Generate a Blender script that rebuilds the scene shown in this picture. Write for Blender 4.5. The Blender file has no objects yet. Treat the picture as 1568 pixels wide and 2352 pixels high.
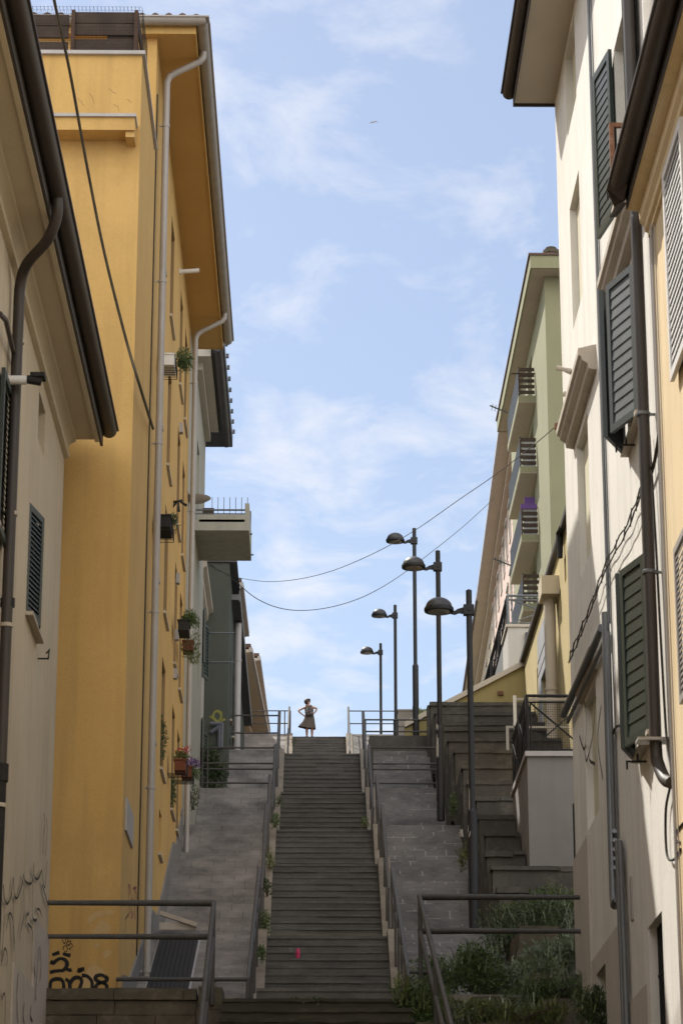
import bpy, math, random
from mathutils import Vector, Matrix, noise
R = math.radians
rnd = random.Random(7)
scene = bpy.context.scene
COL = scene.collection

# ------------------------------------------------------------------ camera
F = 6020.0                      # focal length in units of a 1568 x 2352 picture
TH = math.atan(1944 / F)        # pitch
PH = 0.0113                     # yaw to the right of the street axis
cam_d = bpy.data.cameras.new("camera")
cam = bpy.data.objects.new("camera", cam_d)
COL.objects.link(cam)
cam.location = (0, 0, 0)
cam.rotation_euler = (R(90) + TH, 0, -PH)
cam_d.sensor_fit = 'AUTO'
cam_d.sensor_width = 36
cam_d.lens = 36 * F / 2352
cam_d.clip_start = 0.5
cam_d.clip_end = 6000
cam_d.dof.use_dof = True
cam_d.dof.focus_distance = 88
cam_d.dof.aperture_fstop = 5.6
scene.camera = cam

# ------------------------------------------------------------------ sky, sun, exposure
SUN = Vector((-0.53, 0.56, 1.0)).normalized()
sun_el = math.asin(SUN.z)
sun_az = math.atan2(SUN.x, SUN.y)
w = bpy.data.worlds.new("World")
scene.world = w
w.use_nodes = True
wn, wl = w.node_tree.nodes, w.node_tree.links
wn.clear()
out = wn.new('ShaderNodeOutputWorld')
bg = wn.new('ShaderNodeBackground')
bg.inputs['Strength'].default_value = 0.105
sky = wn.new('ShaderNodeTexSky')
sky.sky_type = 'NISHITA'
sky.sun_disc = False
sky.sun_elevation = sun_el
sky.sun_rotation = sun_az
sky.air_density = 1.0
sky.dust_density = 1.2
sky.ozone_density = 2.0
tc = wn.new('ShaderNodeTexCoord')
sep = wn.new('ShaderNodeSeparateXYZ')
wl.new(tc.outputs['Generated'], sep.inputs[0])
mz = wn.new('ShaderNodeMath'); mz.operation = 'MAXIMUM'; mz.inputs[1].default_value = 0.03
wl.new(sep.outputs['Z'], mz.inputs[0])
dx = wn.new('ShaderNodeMath'); dx.operation = 'DIVIDE'
dy = wn.new('ShaderNodeMath'); dy.operation = 'DIVIDE'
wl.new(sep.outputs['X'], dx.inputs[0]); wl.new(mz.outputs[0], dx.inputs[1])
wl.new(sep.outputs['Y'], dy.inputs[0]); wl.new(mz.outputs[0], dy.inputs[1])
cmb = wn.new('ShaderNodeCombineXYZ')
wl.new(dx.outputs[0], cmb.inputs[0]); wl.new(dy.outputs[0], cmb.inputs[1])
mp = wn.new('ShaderNodeMapping')
mp.inputs['Scale'].default_value = (2.0, 1.25, 1)
mp.inputs['Rotation'].default_value = (0, 0, R(30))
mp.inputs['Location'].default_value = (4.3, 1.7, 0)
wl.new(cmb.outputs[0], mp.inputs[0])
nz = wn.new('ShaderNodeTexNoise')
nz.inputs['Scale'].default_value = 2.6
nz.inputs['Detail'].default_value = 9
nz.inputs['Roughness'].default_value = 0.6
nz.inputs['Distortion'].default_value = 0.35
wl.new(mp.outputs[0], nz.inputs['Vector'])
rmp = wn.new('ShaderNodeValToRGB')
rmp.color_ramp.elements[0].position = 0.49
rmp.color_ramp.elements[1].position = 0.71
wl.new(nz.outputs['Fac'], rmp.inputs[0])
cm = wn.new('ShaderNodeMapRange'); cm.inputs[3].default_value = 0.16; cm.inputs[4].default_value = 0.84
wl.new(rmp.outputs[0], cm.inputs[0])
mix = wn.new('ShaderNodeMix'); mix.data_type = 'RGBA'
mix.inputs[7].default_value = (5.5, 5.65, 6.1, 1)
wl.new(cm.outputs[0], mix.inputs[0])
hs = wn.new('ShaderNodeHueSaturation'); hs.inputs['Saturation'].default_value = 0.97; hs.inputs['Value'].default_value = 0.93
wl.new(sky.outputs[0], hs.inputs['Color']); wl.new(hs.outputs[0], mix.inputs[6])
# added unseen cloud bank behind the viewer, brightened to lift shaded fronts and risers
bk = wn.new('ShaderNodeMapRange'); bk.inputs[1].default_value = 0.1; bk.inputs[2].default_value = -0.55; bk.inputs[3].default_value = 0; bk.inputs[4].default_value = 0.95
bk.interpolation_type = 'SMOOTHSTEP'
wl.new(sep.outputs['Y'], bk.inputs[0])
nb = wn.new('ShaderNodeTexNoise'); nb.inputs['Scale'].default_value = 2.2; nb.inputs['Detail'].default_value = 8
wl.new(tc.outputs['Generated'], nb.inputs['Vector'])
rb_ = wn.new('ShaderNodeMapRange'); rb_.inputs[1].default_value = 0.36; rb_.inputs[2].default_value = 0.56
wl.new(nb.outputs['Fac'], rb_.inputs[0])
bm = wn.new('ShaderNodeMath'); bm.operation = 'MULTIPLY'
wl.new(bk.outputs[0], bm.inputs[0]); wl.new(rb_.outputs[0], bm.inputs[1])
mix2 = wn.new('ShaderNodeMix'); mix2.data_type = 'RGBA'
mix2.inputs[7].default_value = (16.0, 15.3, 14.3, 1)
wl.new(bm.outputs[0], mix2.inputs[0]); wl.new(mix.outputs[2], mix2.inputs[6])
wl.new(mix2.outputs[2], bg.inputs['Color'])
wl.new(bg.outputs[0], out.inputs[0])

sd = bpy.data.lights.new("sun", 'SUN')
sd.energy = 4.1
sd.angle = R(0.53)
sd.color = (1.0, 0.955, 0.88)
so = bpy.data.objects.new("sun", sd)
COL.objects.link(so)
so.location = (-60, 80, 120)
so.rotation_euler = SUN.to_track_quat('Z', 'Y').to_euler()

scene.view_settings.view_transform = 'Standard'
scene.view_settings.look = 'None'
scene.view_settings.gamma = 1
scene.view_settings.exposure = 0.66

# ------------------------------------------------------------------ pixel -> place (1568 x 2352 picture)
_c, _s = math.cos, math.sin
FWD = Vector((_s(PH) * _c(TH), _c(PH) * _c(TH), _s(TH)))
RGT = Vector((_c(PH), -_s(PH), 0))
UPV = Vector((-_s(PH) * _s(TH), -_c(PH) * _s(TH), _c(TH)))
def ray(x, y):
    d = FWD * F + RGT * (x - 784) + UPV * (1176 - y)
    return d / d.y
def P(x, y, Y):
    return ray(x, y) * Y
def PX(x, y, X):
    r = ray(x, y)
    return r * (X / r.x)
def HZ(y, Y):                    # height seen at picture row y at distance Y
    return (ray(784, y) * Y).z

# ------------------------------------------------------------------ mesh helpers
class MB:
    def __init__(s): s.v = []; s.f = []
    def add(s, vs, fs):
        o = len(s.v)
        s.v += [Vector(p) for p in vs]
        s.f += [tuple(i + o for i in f) for f in fs]
        return s
    def quad(s, a, b, c, d): return s.add([a, b, c, d], [(0, 1, 2, 3)])
    def poly(s, pts): return s.add(pts, [tuple(range(len(pts)))])
    def obox(s, o, a, b, c):     # origin corner and three edge vectors
        o, a, b, c = map(Vector, (o, a, b, c))
        vs = [o, o + a, o + a + b, o + b, o + c, o + a + c, o + a + b + c, o + b + c]
        fs = [(0, 3, 2, 1), (4, 5, 6, 7), (0, 1, 5, 4), (1, 2, 6, 5), (2, 3, 7, 6), (3, 0, 4, 7)]
        if a.cross(b).dot(c) < 0: fs = [f[::-1] for f in fs]
        return s.add(vs, fs)
    def box(s, x0, x1, y0, y1, z0, z1):
        return s.obox((x0, y0, z0), (x1 - x0, 0, 0), (0, y1 - y0, 0), (0, 0, z1 - z0))
    def rbox(s, x0, x1, y0, y1, z0, z1, seg=0.14, amp=0.012, fq=5.0):   # box with worn, uneven faces
        def grid(o, a, b):
            na = max(1, min(30, int(a.length / seg))); nb = max(1, min(12, int(b.length / seg)))
            k = len(s.v)
            for i in range(na + 1):
                for j in range(nb + 1):
                    p = o + a * (i / na) + b * (j / nb)
                    d = noise.noise_vector(p * fq) + noise.noise_vector(p * fq * 3.1) * 0.5
                    s.v.append(p + d * amp)
            for i in range(na):
                for j in range(nb):
                    q = k + i * (nb + 1) + j
                    s.f.append((q, q + nb + 1, q + nb + 2, q + 1))
        X, Y, Z = Vector((x1 - x0, 0, 0)), Vector((0, y1 - y0, 0)), Vector((0, 0, z1 - z0))
        o = Vector((x0, y0, z0))
        grid(o, X, Z); grid(o + Z, X, Y); grid(o, Y, Z); grid(o + X, Y, Z); grid(o + Y, X, Z)
        return s
    def prism(s, pts, vec):      # planar polygon swept by vec
        pts = [Vector(p) for p in pts]; vec = Vector(vec); n = len(pts)
        vs = pts + [p + vec for p in pts]
        fs = [tuple(range(n))[::-1], tuple(range(n, 2 * n))]
        fs += [(i, (i + 1) % n, (i + 1) % n + n, i + n) for i in range(n)]
        nn = Vector((0, 0, 0))
        for i in range(n): nn += pts[i].cross(pts[(i + 1) % n])
        if nn.dot(vec) < 0: fs = [f[::-1] for f in fs]
        return s.add(vs, fs)
    def tube(s, pts, r, n=8, caps=True):
        pts = [Vector(p) for p in pts]
        rs = r if isinstance(r, (list, tuple)) else [r] * len(pts)
        t0 = (pts[1] - pts[0]).normalized()
        u = t0.cross(Vector((0, 0, 1)))
        if u.length < 1e-3: u = t0.cross(Vector((0, 1, 0)))
        u.normalize()
        o = len(s.v)
        for i, p in enumerate(pts):
            if i == 0: t = t0
            elif i == len(pts) - 1: t = (pts[i] - pts[i - 1]).normalized()
            else:
                t = (pts[i + 1] - pts[i]).normalized() + (pts[i] - pts[i - 1]).normalized()
                t = t.normalized() if t.length > 1e-6 else t0
            u = (u - t * u.dot(t))
            if u.length < 1e-6: u = t.orthogonal()
            u.normalize()
            v = t.cross(u)
            k = 1.0
            if 0 < i < len(pts) - 1:
                cc = (pts[i] - pts[i - 1]).normalized().dot(t)
                k = 1 / max(cc, 0.5)
            for j in range(n):
                a = 2 * math.pi * j / n
                s.v.append(p + (u * math.cos(a) + v * math.sin(a)) * rs[i] * (k if j % 1 == 0 else 1))
        for i in range(len(pts) - 1):
            for j in range(n):
                a = o + i * n + j; b = o + i * n + (j + 1) % n
                s.f.append((a, b, b + n, a + n))
        if caps:
            s.f.append(tuple(o + j for j in range(n))[::-1])
            s.f.append(tuple(o + (len(pts) - 1) * n + j for j in range(n)))
        return s
    def lathe(s, prof, c=(0, 0, 0), n=24, sx=1, sy=1):
        c = Vector(c); o = len(s.v)
        for r, z in prof:
            for j in range(n):
                a = 2 * math.pi * j / n
                s.v.append(c + Vector((r * math.cos(a) * sx, r * math.sin(a) * sy, z)))
        for i in range(len(prof) - 1):
            for j in range(n):
                a = o + i * n + j; b = o + i * n + (j + 1) % n
                s.f.append((a, b, b + n, a + n))
        s.f.append(tuple(o + j for j in range(n))[::-1])
        s.f.append(tuple(o + (len(prof) - 1) * n + j for j in range(n)))
        return s
    def ribbon(s, pts, wd, nrm, t=0.004, smooth=True):   # paint stroke on a wall
        pts = [Vector(p) for p in pts]; nrm = Vector(nrm)
        if smooth and len(pts) > 2: pts = spline(pts, 5)
        o = len(s.v); m = len(pts)
        for i, p in enumerate(pts):
            a = pts[max(i - 1, 0)]; b = pts[min(i + 1, m - 1)]
            d = (b - a)
            d = d.normalized() if d.length > 1e-9 else Vector((0, 0, 1))
            sd_ = nrm.cross(d) * wd * 0.5 * (1 + 0.12 * math.sin(i * 0.25 + m))
            s.v += [p + nrm * t + sd_, p + nrm * t - sd_]
        for i in range(m - 1):
            a = o + 2 * i
            s.f.append((a, a + 1, a + 3, a + 2))
        return s

def spline(pts, k=6):
    out = []
    n = len(pts)
    for i in range(n - 1):
        p0, p1, p2, p3 = pts[max(i - 1, 0)], pts[i], pts[i + 1], pts[min(i + 2, n - 1)]
        for j in range(k):
            t = j / k
            out.append(0.5 * ((2 * p1) + (p2 - p0) * t + (2 * p0 - 5 * p1 + 4 * p2 - p3) * t * t + (3 * p1 - p0 - 3 * p2 + p3) * t ** 3))
    out.append(pts[-1])
    return out

ROOTLOC = {}
def root_of(o):
    while o.parent: o = o.parent
    return o
def link_mesh(name, mb, mat, loc=(0, 0, 0), smooth=False):
    me = bpy.data.meshes.new(name)
    L = Vector(loc)
    me.from_pydata([tuple(p - L) for p in mb.v], [], mb.f)
    me.materials.append(mat)
    if smooth:
        for p in me.polygons: p.use_smooth = True
        try: me.set_sharp_from_angle(angle=R(38))
        except Exception: pass
    me.update()
    o = bpy.data.objects.new(name, me)
    COL.objects.link(o)
    return o
def thing(name, label, cat, loc, group=None):
    o = bpy.data.objects.new(name, None)
    o.empty_display_size = 0.2
    COL.objects.link(o)
    o.location = loc
    o["label"] = label; o["category"] = cat
    if group: o["group"] = group
    ROOTLOC[o.name] = Vector(loc)
    return o
def part(parent, name, mb, mat, smooth=False, label=None):
    o = link_mesh(name, mb, mat, ROOTLOC[root_of(parent).name], smooth)
    o.parent = parent
    if label: o["label"] = label
    return o
def solo(name, label, cat, mb, mat, loc, smooth=False, group=None):
    o = link_mesh(name, mb, mat, loc, smooth)
    o.location = loc
    ROOTLOC[o.name] = Vector(loc)
    o["label"] = label; o["category"] = cat
    if group: o["group"] = group
    return o
def struct(name, mb, mat, kind='structure'):
    o = link_mesh(name, mb, mat)
    o["kind"] = kind
    return o
def copy_tree(o, parent=None):
    c = o.copy(); COL.objects.link(c)
    if parent: c.parent = parent
    for ch in list(o.children): copy_tree(ch, c)
    return c

# ------------------------------------------------------------------ materials
def mat(name, c1, c2=None, scale=1.0, streak=0.0, rough=0.85, bump=0.0, bscale=40, metallic=0.0, spot=None, spots=0.5, spotscale=2.5, fine=0.12):
    m = bpy.data.materials.new(name); m.use_nodes = True
    n, l = m.node_tree.nodes, m.node_tree.links
    b = n['Principled BSDF']
    b.inputs['Roughness'].default_value = rough
    b.inputs['Metallic'].default_value = metallic
    if 'Specular IOR Level' in b.inputs: b.inputs['Specular IOR Level'].default_value = 0.3 if rough > 0.6 else 0.5
    c2 = c2 or tuple(x * 0.8 for x in c1)
    t = n.new('ShaderNodeTexCoord')
    n1 = n.new('ShaderNodeTexNoise'); n1.inputs['Scale'].default_value = scale; n1.inputs['Detail'].default_value = 7; n1.inputs['Roughness'].default_value = 0.62
    l.new(t.outputs['Object'], n1.inputs['Vector'])
    r1 = n.new('ShaderNodeValToRGB'); r1.color_ramp.elements[0].position = 0.33; r1.color_ramp.elements[1].position = 0.68
    r1.color_ramp.elements[0].color = (*c1, 1); r1.color_ramp.elements[1].color = (*c2, 1)
    l.new(n1.outputs['Fac'], r1.inputs[0])
    cur = r1.outputs[0]
    def mixin(fac, col, blend='MIX'):
        nonlocal cur
        x = n.new('ShaderNodeMix'); x.data_type = 'RGBA'; x.blend_type = blend
        l.new(fac, x.inputs[0]); l.new(cur, x.inputs[6]); x.inputs[7].default_value = (*col, 1)
        cur = x.outputs[2]
    if streak > 0:
        mpn = n.new('ShaderNodeMapping'); mpn.inputs['Scale'].default_value = (3.2, 3.2, 0.22)
        l.new(t.outputs['Object'], mpn.inputs[0])
        n2 = n.new('ShaderNodeTexNoise'); n2.inputs['Scale'].default_value = 1.5; n2.inputs['Detail'].default_value = 6
        l.new(mpn.outputs[0], n2.inputs['Vector'])
        r2 = n.new('ShaderNodeMapRange'); r2.inputs[1].default_value = 0.48; r2.inputs[2].default_value = 0.75; r2.inputs[4].default_value = streak
        l.new(n2.outputs['Fac'], r2.inputs[0])
        mixin(r2.outputs[0], tuple(x * 0.55 for x in c1))
    if spot:
        n3 = n.new('ShaderNodeTexNoise'); n3.inputs['Scale'].default_value = spotscale; n3.inputs['Detail'].default_value = 8; n3.inputs['Roughness'].default_value = 0.7
        l.new(t.outputs['Object'], n3.inputs['Vector'])
        r3 = n.new('ShaderNodeMapRange'); r3.inputs[1].default_value = 0.52; r3.inputs[2].default_value = 0.66; r3.inputs[4].default_value = spots
        l.new(n3.outputs['Fac'], r3.inputs[0])
        mixin(r3.outputs[0], spot)
    n4 = n.new('ShaderNodeTexNoise'); n4.inputs['Scale'].default_value = bscale; n4.inputs['Detail'].default_value = 4
    l.new(t.outputs['Object'], n4.inputs['Vector'])
    if fine > 0:
        r4 = n.new('ShaderNodeMapRange'); r4.inputs[1].default_value = 0.35; r4.inputs[2].default_value = 0.7; r4.inputs[3].default_value = 0; r4.inputs[4].default_value = fine * 2
        l.new(n4.outputs['Fac'], r4.inputs[0])
        mixin(r4.outputs[0], tuple(x * 0.6 for x in c1))
    l.new(cur, b.inputs['Base Color'])
    if bump > 0:
        bp = n.new('ShaderNodeBump'); bp.inputs['Strength'].default_value = bump; bp.inputs['Distance'].default_value = 0.02
        l.new(n4.outputs['Fac'], bp.inputs['Height']); l.new(bp.outputs[0], b.inputs['Normal'])
    m['cur'] = 1
    return m

def paver_mat(name, c1, c2, mortar, joint):
    m = bpy.data.materials.new(name); m.use_nodes = True
    n, l = m.node_tree.nodes, m.node_tree.links
    b = n['Principled BSDF']; b.inputs['Roughness'].default_value = 0.8
    t = n.new('ShaderNodeTexCoord')
    br = n.new('ShaderNodeTexBrick')
    br.inputs['Scale'].default_value = 1.0
    br.inputs['Brick Width'].default_value = 0.42; br.inputs['Row Height'].default_value = 0.30
    br.inputs['Mortar Size'].default_value = 0.007; br.inputs['Mortar Smooth'].default_value = 0.3
    br.inputs['Color1'].default_value = (*c1, 1); br.inputs['Color2'].default_value = (*c2, 1)
    br.inputs['Mortar'].default_value = (*mortar, 1)
    l.new(t.outputs['Object'], br.inputs['Vector'])
    # white mortar shows only in patches
    br2 = n.new('ShaderNodeTexBrick')
    br2.inputs['Scale'].default_value = 1.0
    br2.inputs['Brick Width'].default_value = 0.42; br2.inputs['Row Height'].default_value = 0.30
    br2.inputs['Mortar Size'].default_value = 0.012; br2.inputs['Mortar Smooth'].default_value = 0.1
    l.new(t.outputs['Object'], br2.inputs['Vector'])
    np_ = n.new('ShaderNodeTexNoise'); np_.inputs['Scale'].default_value = 3.4; np_.inputs['Detail'].default_value = 6
    l.new(t.outputs['Object'], np_.inputs['Vector'])
    rr = n.new('ShaderNodeMapRange'); rr.inputs[1].default_value = 0.50; rr.inputs[2].default_value = 0.58; rr.inputs[4].default_value = joint
    l.new(np_.outputs['Fac'], rr.inputs[0])
    mm = n.new('ShaderNodeMath'); mm.operation = 'MULTIPLY'
    l.new(br2.outputs['Fac'], mm.inputs[0]); l.new(rr.outputs[0], mm.inputs[1])
    # dark stains
    ns = n.new('ShaderNodeTexNoise'); ns.inputs['Scale'].default_value = 0.9; ns.inputs['Detail'].default_value = 9; ns.inputs['Roughness'].default_value = 0.68
    l.new(t.outputs['Object'], ns.inputs['Vector'])
    rs = n.new('ShaderNodeMapRange'); rs.inputs[1].default_value = 0.38; rs.inputs[2].default_value = 0.66; rs.inputs[3].default_value = 1.12; rs.inputs[4].default_value = 0.40
    l.new(ns.outputs['Fac'], rs.inputs[0])
    x1 = n.new('ShaderNodeMix'); x1.data_type = 'RGBA'; x1.blend_type = 'MULTIPLY'; x1.inputs[0].default_value = 1
    l.new(br.outputs['Color'], x1.inputs[6])
    cmbn = n.new('ShaderNodeCombineColor')
    for i in range(3): l.new(rs.outputs[0], cmbn.inputs[i])
    l.new(cmbn.outputs[0], x1.inputs[7])
    x2 = n.new('ShaderNodeMix'); x2.data_type = 'RGBA'; x2.inputs[7].default_value = (0.30, 0.285, 0.262, 1)
    l.new(mm.outputs[0], x2.inputs[0]); l.new(x1.outputs[2], x2.inputs[6])
    l.new(x2.outputs[2], b.inputs['Base Color'])
    bp = n.new('ShaderNodeBump'); bp.inputs['Strength'].default_value = 0.4; bp.inputs['Distance'].default_value = 0.01
    inv = n.new('ShaderNodeMath'); inv.operation = 'SUBTRACT'; inv.inputs[0].default_value = 1
    l.new(br.outputs['Fac'], inv.inputs[1]); l.new(inv.outputs[0], bp.inputs['Height']); l.new(bp.outputs[0], b.inputs['Normal'])
    return m

def leaf_mat(name, c1, c2, c3):
    m = bpy.data.materials.new(name); m.use_nodes = True
    n, l = m.node_tree.nodes, m.node_tree.links
    b = n['Principled BSDF']; b.inputs['Roughness'].default_value = 0.6
    g = n.new('ShaderNodeNewGeometry')
    r = n.new('ShaderNodeValToRGB')
    r.color_ramp.elements[0].color = (*c1, 1); r.color_ramp.elements[1].color = (*c3, 1)
    e = r.color_ramp.elements.new(0.5); e.color = (*c2, 1)
    l.new(g.outputs['Random Per Island'], r.inputs[0])
    l.new(r.outputs[0], b.inputs['Base Color'])
    tr = n.new('ShaderNodeBsdfTranslucent'); l.new(r.outputs[0], tr.inputs[0])
    mx = n.new('ShaderNodeMixShader'); mx.inputs[0].default_value = 0.25
    l.new(b.outputs[0], mx.inputs[1]); l.new(tr.outputs[0], mx.inputs[2])
    l.new(mx.outputs[0], n['Material Output'].inputs[0])
    return m

def glass_mat(name, c, rough=0.12):
    m = bpy.data.materials.new(name); m.use_nodes = True
    b = m.node_tree.nodes['Principled BSDF']
    b.inputs['Base Color'].default_value = (*c, 1); b.inputs['Roughness'].default_value = rough
    b.inputs['Specular IOR Level'].default_value = 0.8
    return m

M = {}
M['yellow'] = mat('yellow_plaster', (0.62, 0.40, 0.145), (0.56, 0.355, 0.122), 0.55, 0.40, 0.9, 0.25, 55, spot=(0.50, 0.315, 0.12), spots=0.6, spotscale=0.7)
M['yellow_soffit'] = mat('yellow_soffit', (0.62, 0.39, 0.145), (0.56, 0.345, 0.122), 0.7, 0, 0.9, 0.1)
M['cream'] = mat('cream_plaster', (0.57, 0.485, 0.36), (0.48, 0.41, 0.305), 0.6, 0.38, 0.9, 0.25, 50, spot=(0.50, 0.46, 0.39), spots=0.5, spotscale=1.1)
M['cream_trim'] = mat('cream_trim', (0.58, 0.50, 0.37), (0.52, 0.45, 0.33), 0.9, 0.1, 0.9)
M['ivory'] = mat('ivory_plaster', (0.73, 0.70, 0.64), (0.67, 0.635, 0.57), 0.7, 0.35, 0.9, 0.25, 50, spot=(0.60, 0.56, 0.49), spots=0.5, spotscale=1.6)
M['ivory_trim'] = mat('stone_trim', (0.50, 0.44, 0.36), (0.42, 0.37, 0.30), 2.5, 0.3, 0.9, 0.3)
M['recess'] = mat('recess_plaster', (0.60, 0.56, 0.42), (0.55, 0.50, 0.38), 0.7, 0.3, 0.9)
M['soffit'] = mat('soffit_plaster', (0.55, 0.49, 0.40), (0.50, 0.44, 0.36), 0.8, 0, 0.9)
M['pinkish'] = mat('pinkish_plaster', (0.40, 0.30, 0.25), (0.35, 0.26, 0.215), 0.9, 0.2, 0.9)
M['plinth'] = mat('plinth_plaster', (0.52, 0.465, 0.41), (0.46, 0.41, 0.36), 0.9, 0.3, 0.9, 0.3)
M['buff'] = mat('buff_plaster', (0.72, 0.58, 0.36), (0.68, 0.52, 0.31), 0.9, 0.35, 0.9, 0.25, 50)
M['sage'] = mat('sage_plaster', (0.30, 0.295, 0.185), (0.265, 0.26, 0.162), 0.4, 0.15, 0.9, 0.1, 30)
M['pink'] = mat('pink_plaster', (0.64, 0.49, 0.42), (0.58, 0.44, 0.37), 0.4, 0.2, 0.9)
M['pale_pink'] = mat('pale_pink_plaster', (0.62, 0.48, 0.39), (0.57, 0.43, 0.345), 0.4, 0.1, 0.9)
M['straw'] = mat('straw_plaster', (0.54, 0.44, 0.23), (0.47, 0.38, 0.19), 0.6, 0.3, 0.9, 0.15)
M['straw_wall'] = mat('straw_wall_plaster', (0.36, 0.295, 0.13), (0.31, 0.25, 0.11), 0.8, 0.2, 0.9)
M['greenish'] = mat('grey_green_plaster', (0.42, 0.41, 0.35), (0.35, 0.34, 0.29), 0.6, 0.5, 0.9, 0.2, spot=(0.46, 0.45, 0.38), spots=0.5, spotscale=1.2)
M['darkgreen_wall'] = mat('slate_green_plaster', (0.085, 0.095, 0.08), (0.07, 0.078, 0.066), 0.6, 0.2, 0.9, 0.15)
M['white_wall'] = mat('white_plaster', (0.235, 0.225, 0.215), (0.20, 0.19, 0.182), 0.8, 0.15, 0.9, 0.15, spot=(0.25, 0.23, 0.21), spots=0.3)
M['pale_wall'] = mat('pale_plaster', (0.55, 0.52, 0.46), (0.5, 0.47, 0.42), 0.6, 0.2, 0.9)
M['grey_wall'] = mat('grey_plaster', (0.22, 0.22, 0.22), (0.19, 0.19, 0.19), 0.6, 0.2, 0.9)
M['grey_metal'] = mat('grey_painted_metal', (0.40, 0.37, 0.35), (0.34, 0.32, 0.30), 1.5, 0.35, 0.5, metallic=0.1)
M['brown_metal'] = mat('brown_painted_metal', (0.045, 0.035, 0.029), (0.033, 0.026, 0.022), 1.5, 0.2, 0.55)
M['black_metal'] = mat('black_painted_metal', (0.016, 0.016, 0.016), (0.024, 0.023, 0.022), 2, 0.1, 0.75)
M['slate_metal'] = mat('slate_sheet_metal', (0.07, 0.07, 0.075), (0.05, 0.05, 0.055), 2, 0.3, 0.45)
M['rail'] = mat('weathered_rail_paint', (0.068, 0.066, 0.064), (0.095, 0.09, 0.085), 6, 0, 0.66, fine=0.2, spot=(0.13, 0.085, 0.06), spots=0.55, spotscale=5)
M['lamp'] = mat('lamp_paint', (0.010, 0.011, 0.014), (0.015, 0.016, 0.020), 3, 0.1, 0.6)
M['lamp_cap'] = mat('lamp_cap_paint', (0.05, 0.05, 0.055), (0.03, 0.03, 0.034), 5, 0.6, 0.5, spot=(0.3, 0.3, 0.3), spots=0.25, spotscale=6)
M['lens'] = glass_mat('lamp_lens', (0.20, 0.19, 0.16), 0.3)
M['steel'] = mat('grey_steel', (0.16, 0.17, 0.18), (0.13, 0.14, 0.15), 2, 0.2, 0.42, metallic=0.3)
M['cap'] = mat('pale_sheet_metal', (0.45, 0.43, 0.42), (0.38, 0.36, 0.35), 3, 0.2, 0.5)
M['shutter'] = mat('green_shutter_paint', (0.024, 0.036, 0.029), (0.030, 0.042, 0.035), 3, 0, 0.4, fine=0.15)
M['shutter_grey'] = mat('grey_green_shutter_paint', (0.040, 0.052, 0.053), (0.034, 0.045, 0.046), 4, 0, 0.55, fine=0.2)
M['slat_grey'] = mat('worn_grey_slats', (0.085, 0.097, 0.098), (0.06, 0.07, 0.071), 5, 0, 0.6, fine=0.2)
M['shutter_dark'] = mat('dark_green_shutter_paint', (0.030, 0.040, 0.034), (0.022, 0.03, 0.026), 3, 0, 0.5)
M['white_paint'] = mat('white_shutter_paint', (0.74, 0.73, 0.71), (0.68, 0.67, 0.65), 3, 0.1, 0.5)
M['glass'] = glass_mat('window_glass', (0.05, 0.055, 0.06))
M['pane_dark'] = glass_mat('dark_pane', (0.02, 0.02, 0.02), 0.3)
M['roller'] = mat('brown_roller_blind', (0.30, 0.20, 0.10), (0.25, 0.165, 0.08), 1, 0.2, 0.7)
M['stone_sill'] = mat('grey_stone_sill', (0.50, 0.44, 0.36), (0.42, 0.37, 0.3), 3, 0, 0.8)
M['step'] = mat('step_stone', (0.14, 0.134, 0.126), (0.078, 0.075, 0.071), 1.1, 0.0, 0.85, 0.3, 35, spot=(0.055, 0.052, 0.047), spots=0.6, spotscale=1.3, fine=0.3)
M['nosing'] = mat('step_nosing', (0.145, 0.138, 0.129), (0.08, 0.077, 0.072), 2.0, 0.0, 0.8, 0.2, 35, fine=0.3)
M['oldstep'] = mat('old_step_stone', (0.06, 0.052, 0.041), (0.035, 0.032, 0.025), 1.4, 0.3, 0.9, 0.4, 25, spot=(0.085, 0.08, 0.045), spots=0.5)
M['kerb'] = mat('kerb_concrete', (0.29, 0.25, 0.20), (0.20, 0.172, 0.14), 3, 0.3, 0.85, 0.3, 30, spot=(0.12, 0.10, 0.08), spots=0.5)
M['paver_warm'] = paver_mat('warm_pavers', (0.225, 0.203, 0.183), (0.195, 0.177, 0.16), (0.10, 0.09, 0.08), 0.3)
M['paver_grey'] = paver_mat('grey_pavers', (0.13, 0.119, 0.109), (0.115, 0.105, 0.096), (0.085, 0.077, 0.07), 0.75)
M['concrete'] = mat('streaked_concrete', (0.115, 0.106, 0.094), (0.05, 0.046, 0.041), 1.2, 0.75, 0.9, 0.35, 25, spot=(0.20, 0.18, 0.15), spots=0.45, spotscale=2.2, fine=0.3)
M['concrete_light'] = mat('pale_concrete', (0.27, 0.245, 0.215), (0.18, 0.165, 0.145), 1.1, 0.4, 0.9, 0.3, 25, fine=0.25)
M['stonewall'] = mat('mossy_stone', (0.125, 0.105, 0.078), (0.06, 0.055, 0.036), 1.8, 0.0, 0.9, 0.6, 9, spot=(0.24, 0.205, 0.16), spots=0.4, spotscale=3, fine=0.3)
M['earth'] = mat('earth', (0.12, 0.10, 0.075), (0.09, 0.08, 0.055), 0.5, 0, 0.95, 0.3, 8)
M['asphalt'] = mat('asphalt', (0.06, 0.058, 0.055), (0.05, 0.048, 0.046), 1, 0, 0.9, 0.3, 60)
M['wood'] = mat('weathered_wood', (0.085, 0.062, 0.048), (0.045, 0.032, 0.025), 2.5, 0.2, 0.85, 0.3, 30)
M['wood_post'] = mat('stained_post', (0.12, 0.07, 0.05), (0.07, 0.045, 0.035), 4, 0.3, 0.9)
M['rust'] = mat('rusty_steel', (0.22, 0.10, 0.05), (0.12, 0.06, 0.035), 8, 0, 0.85, 0.3, 60, spot=(0.33, 0.24, 0.18), spots=0.5, spotscale=10)
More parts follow.
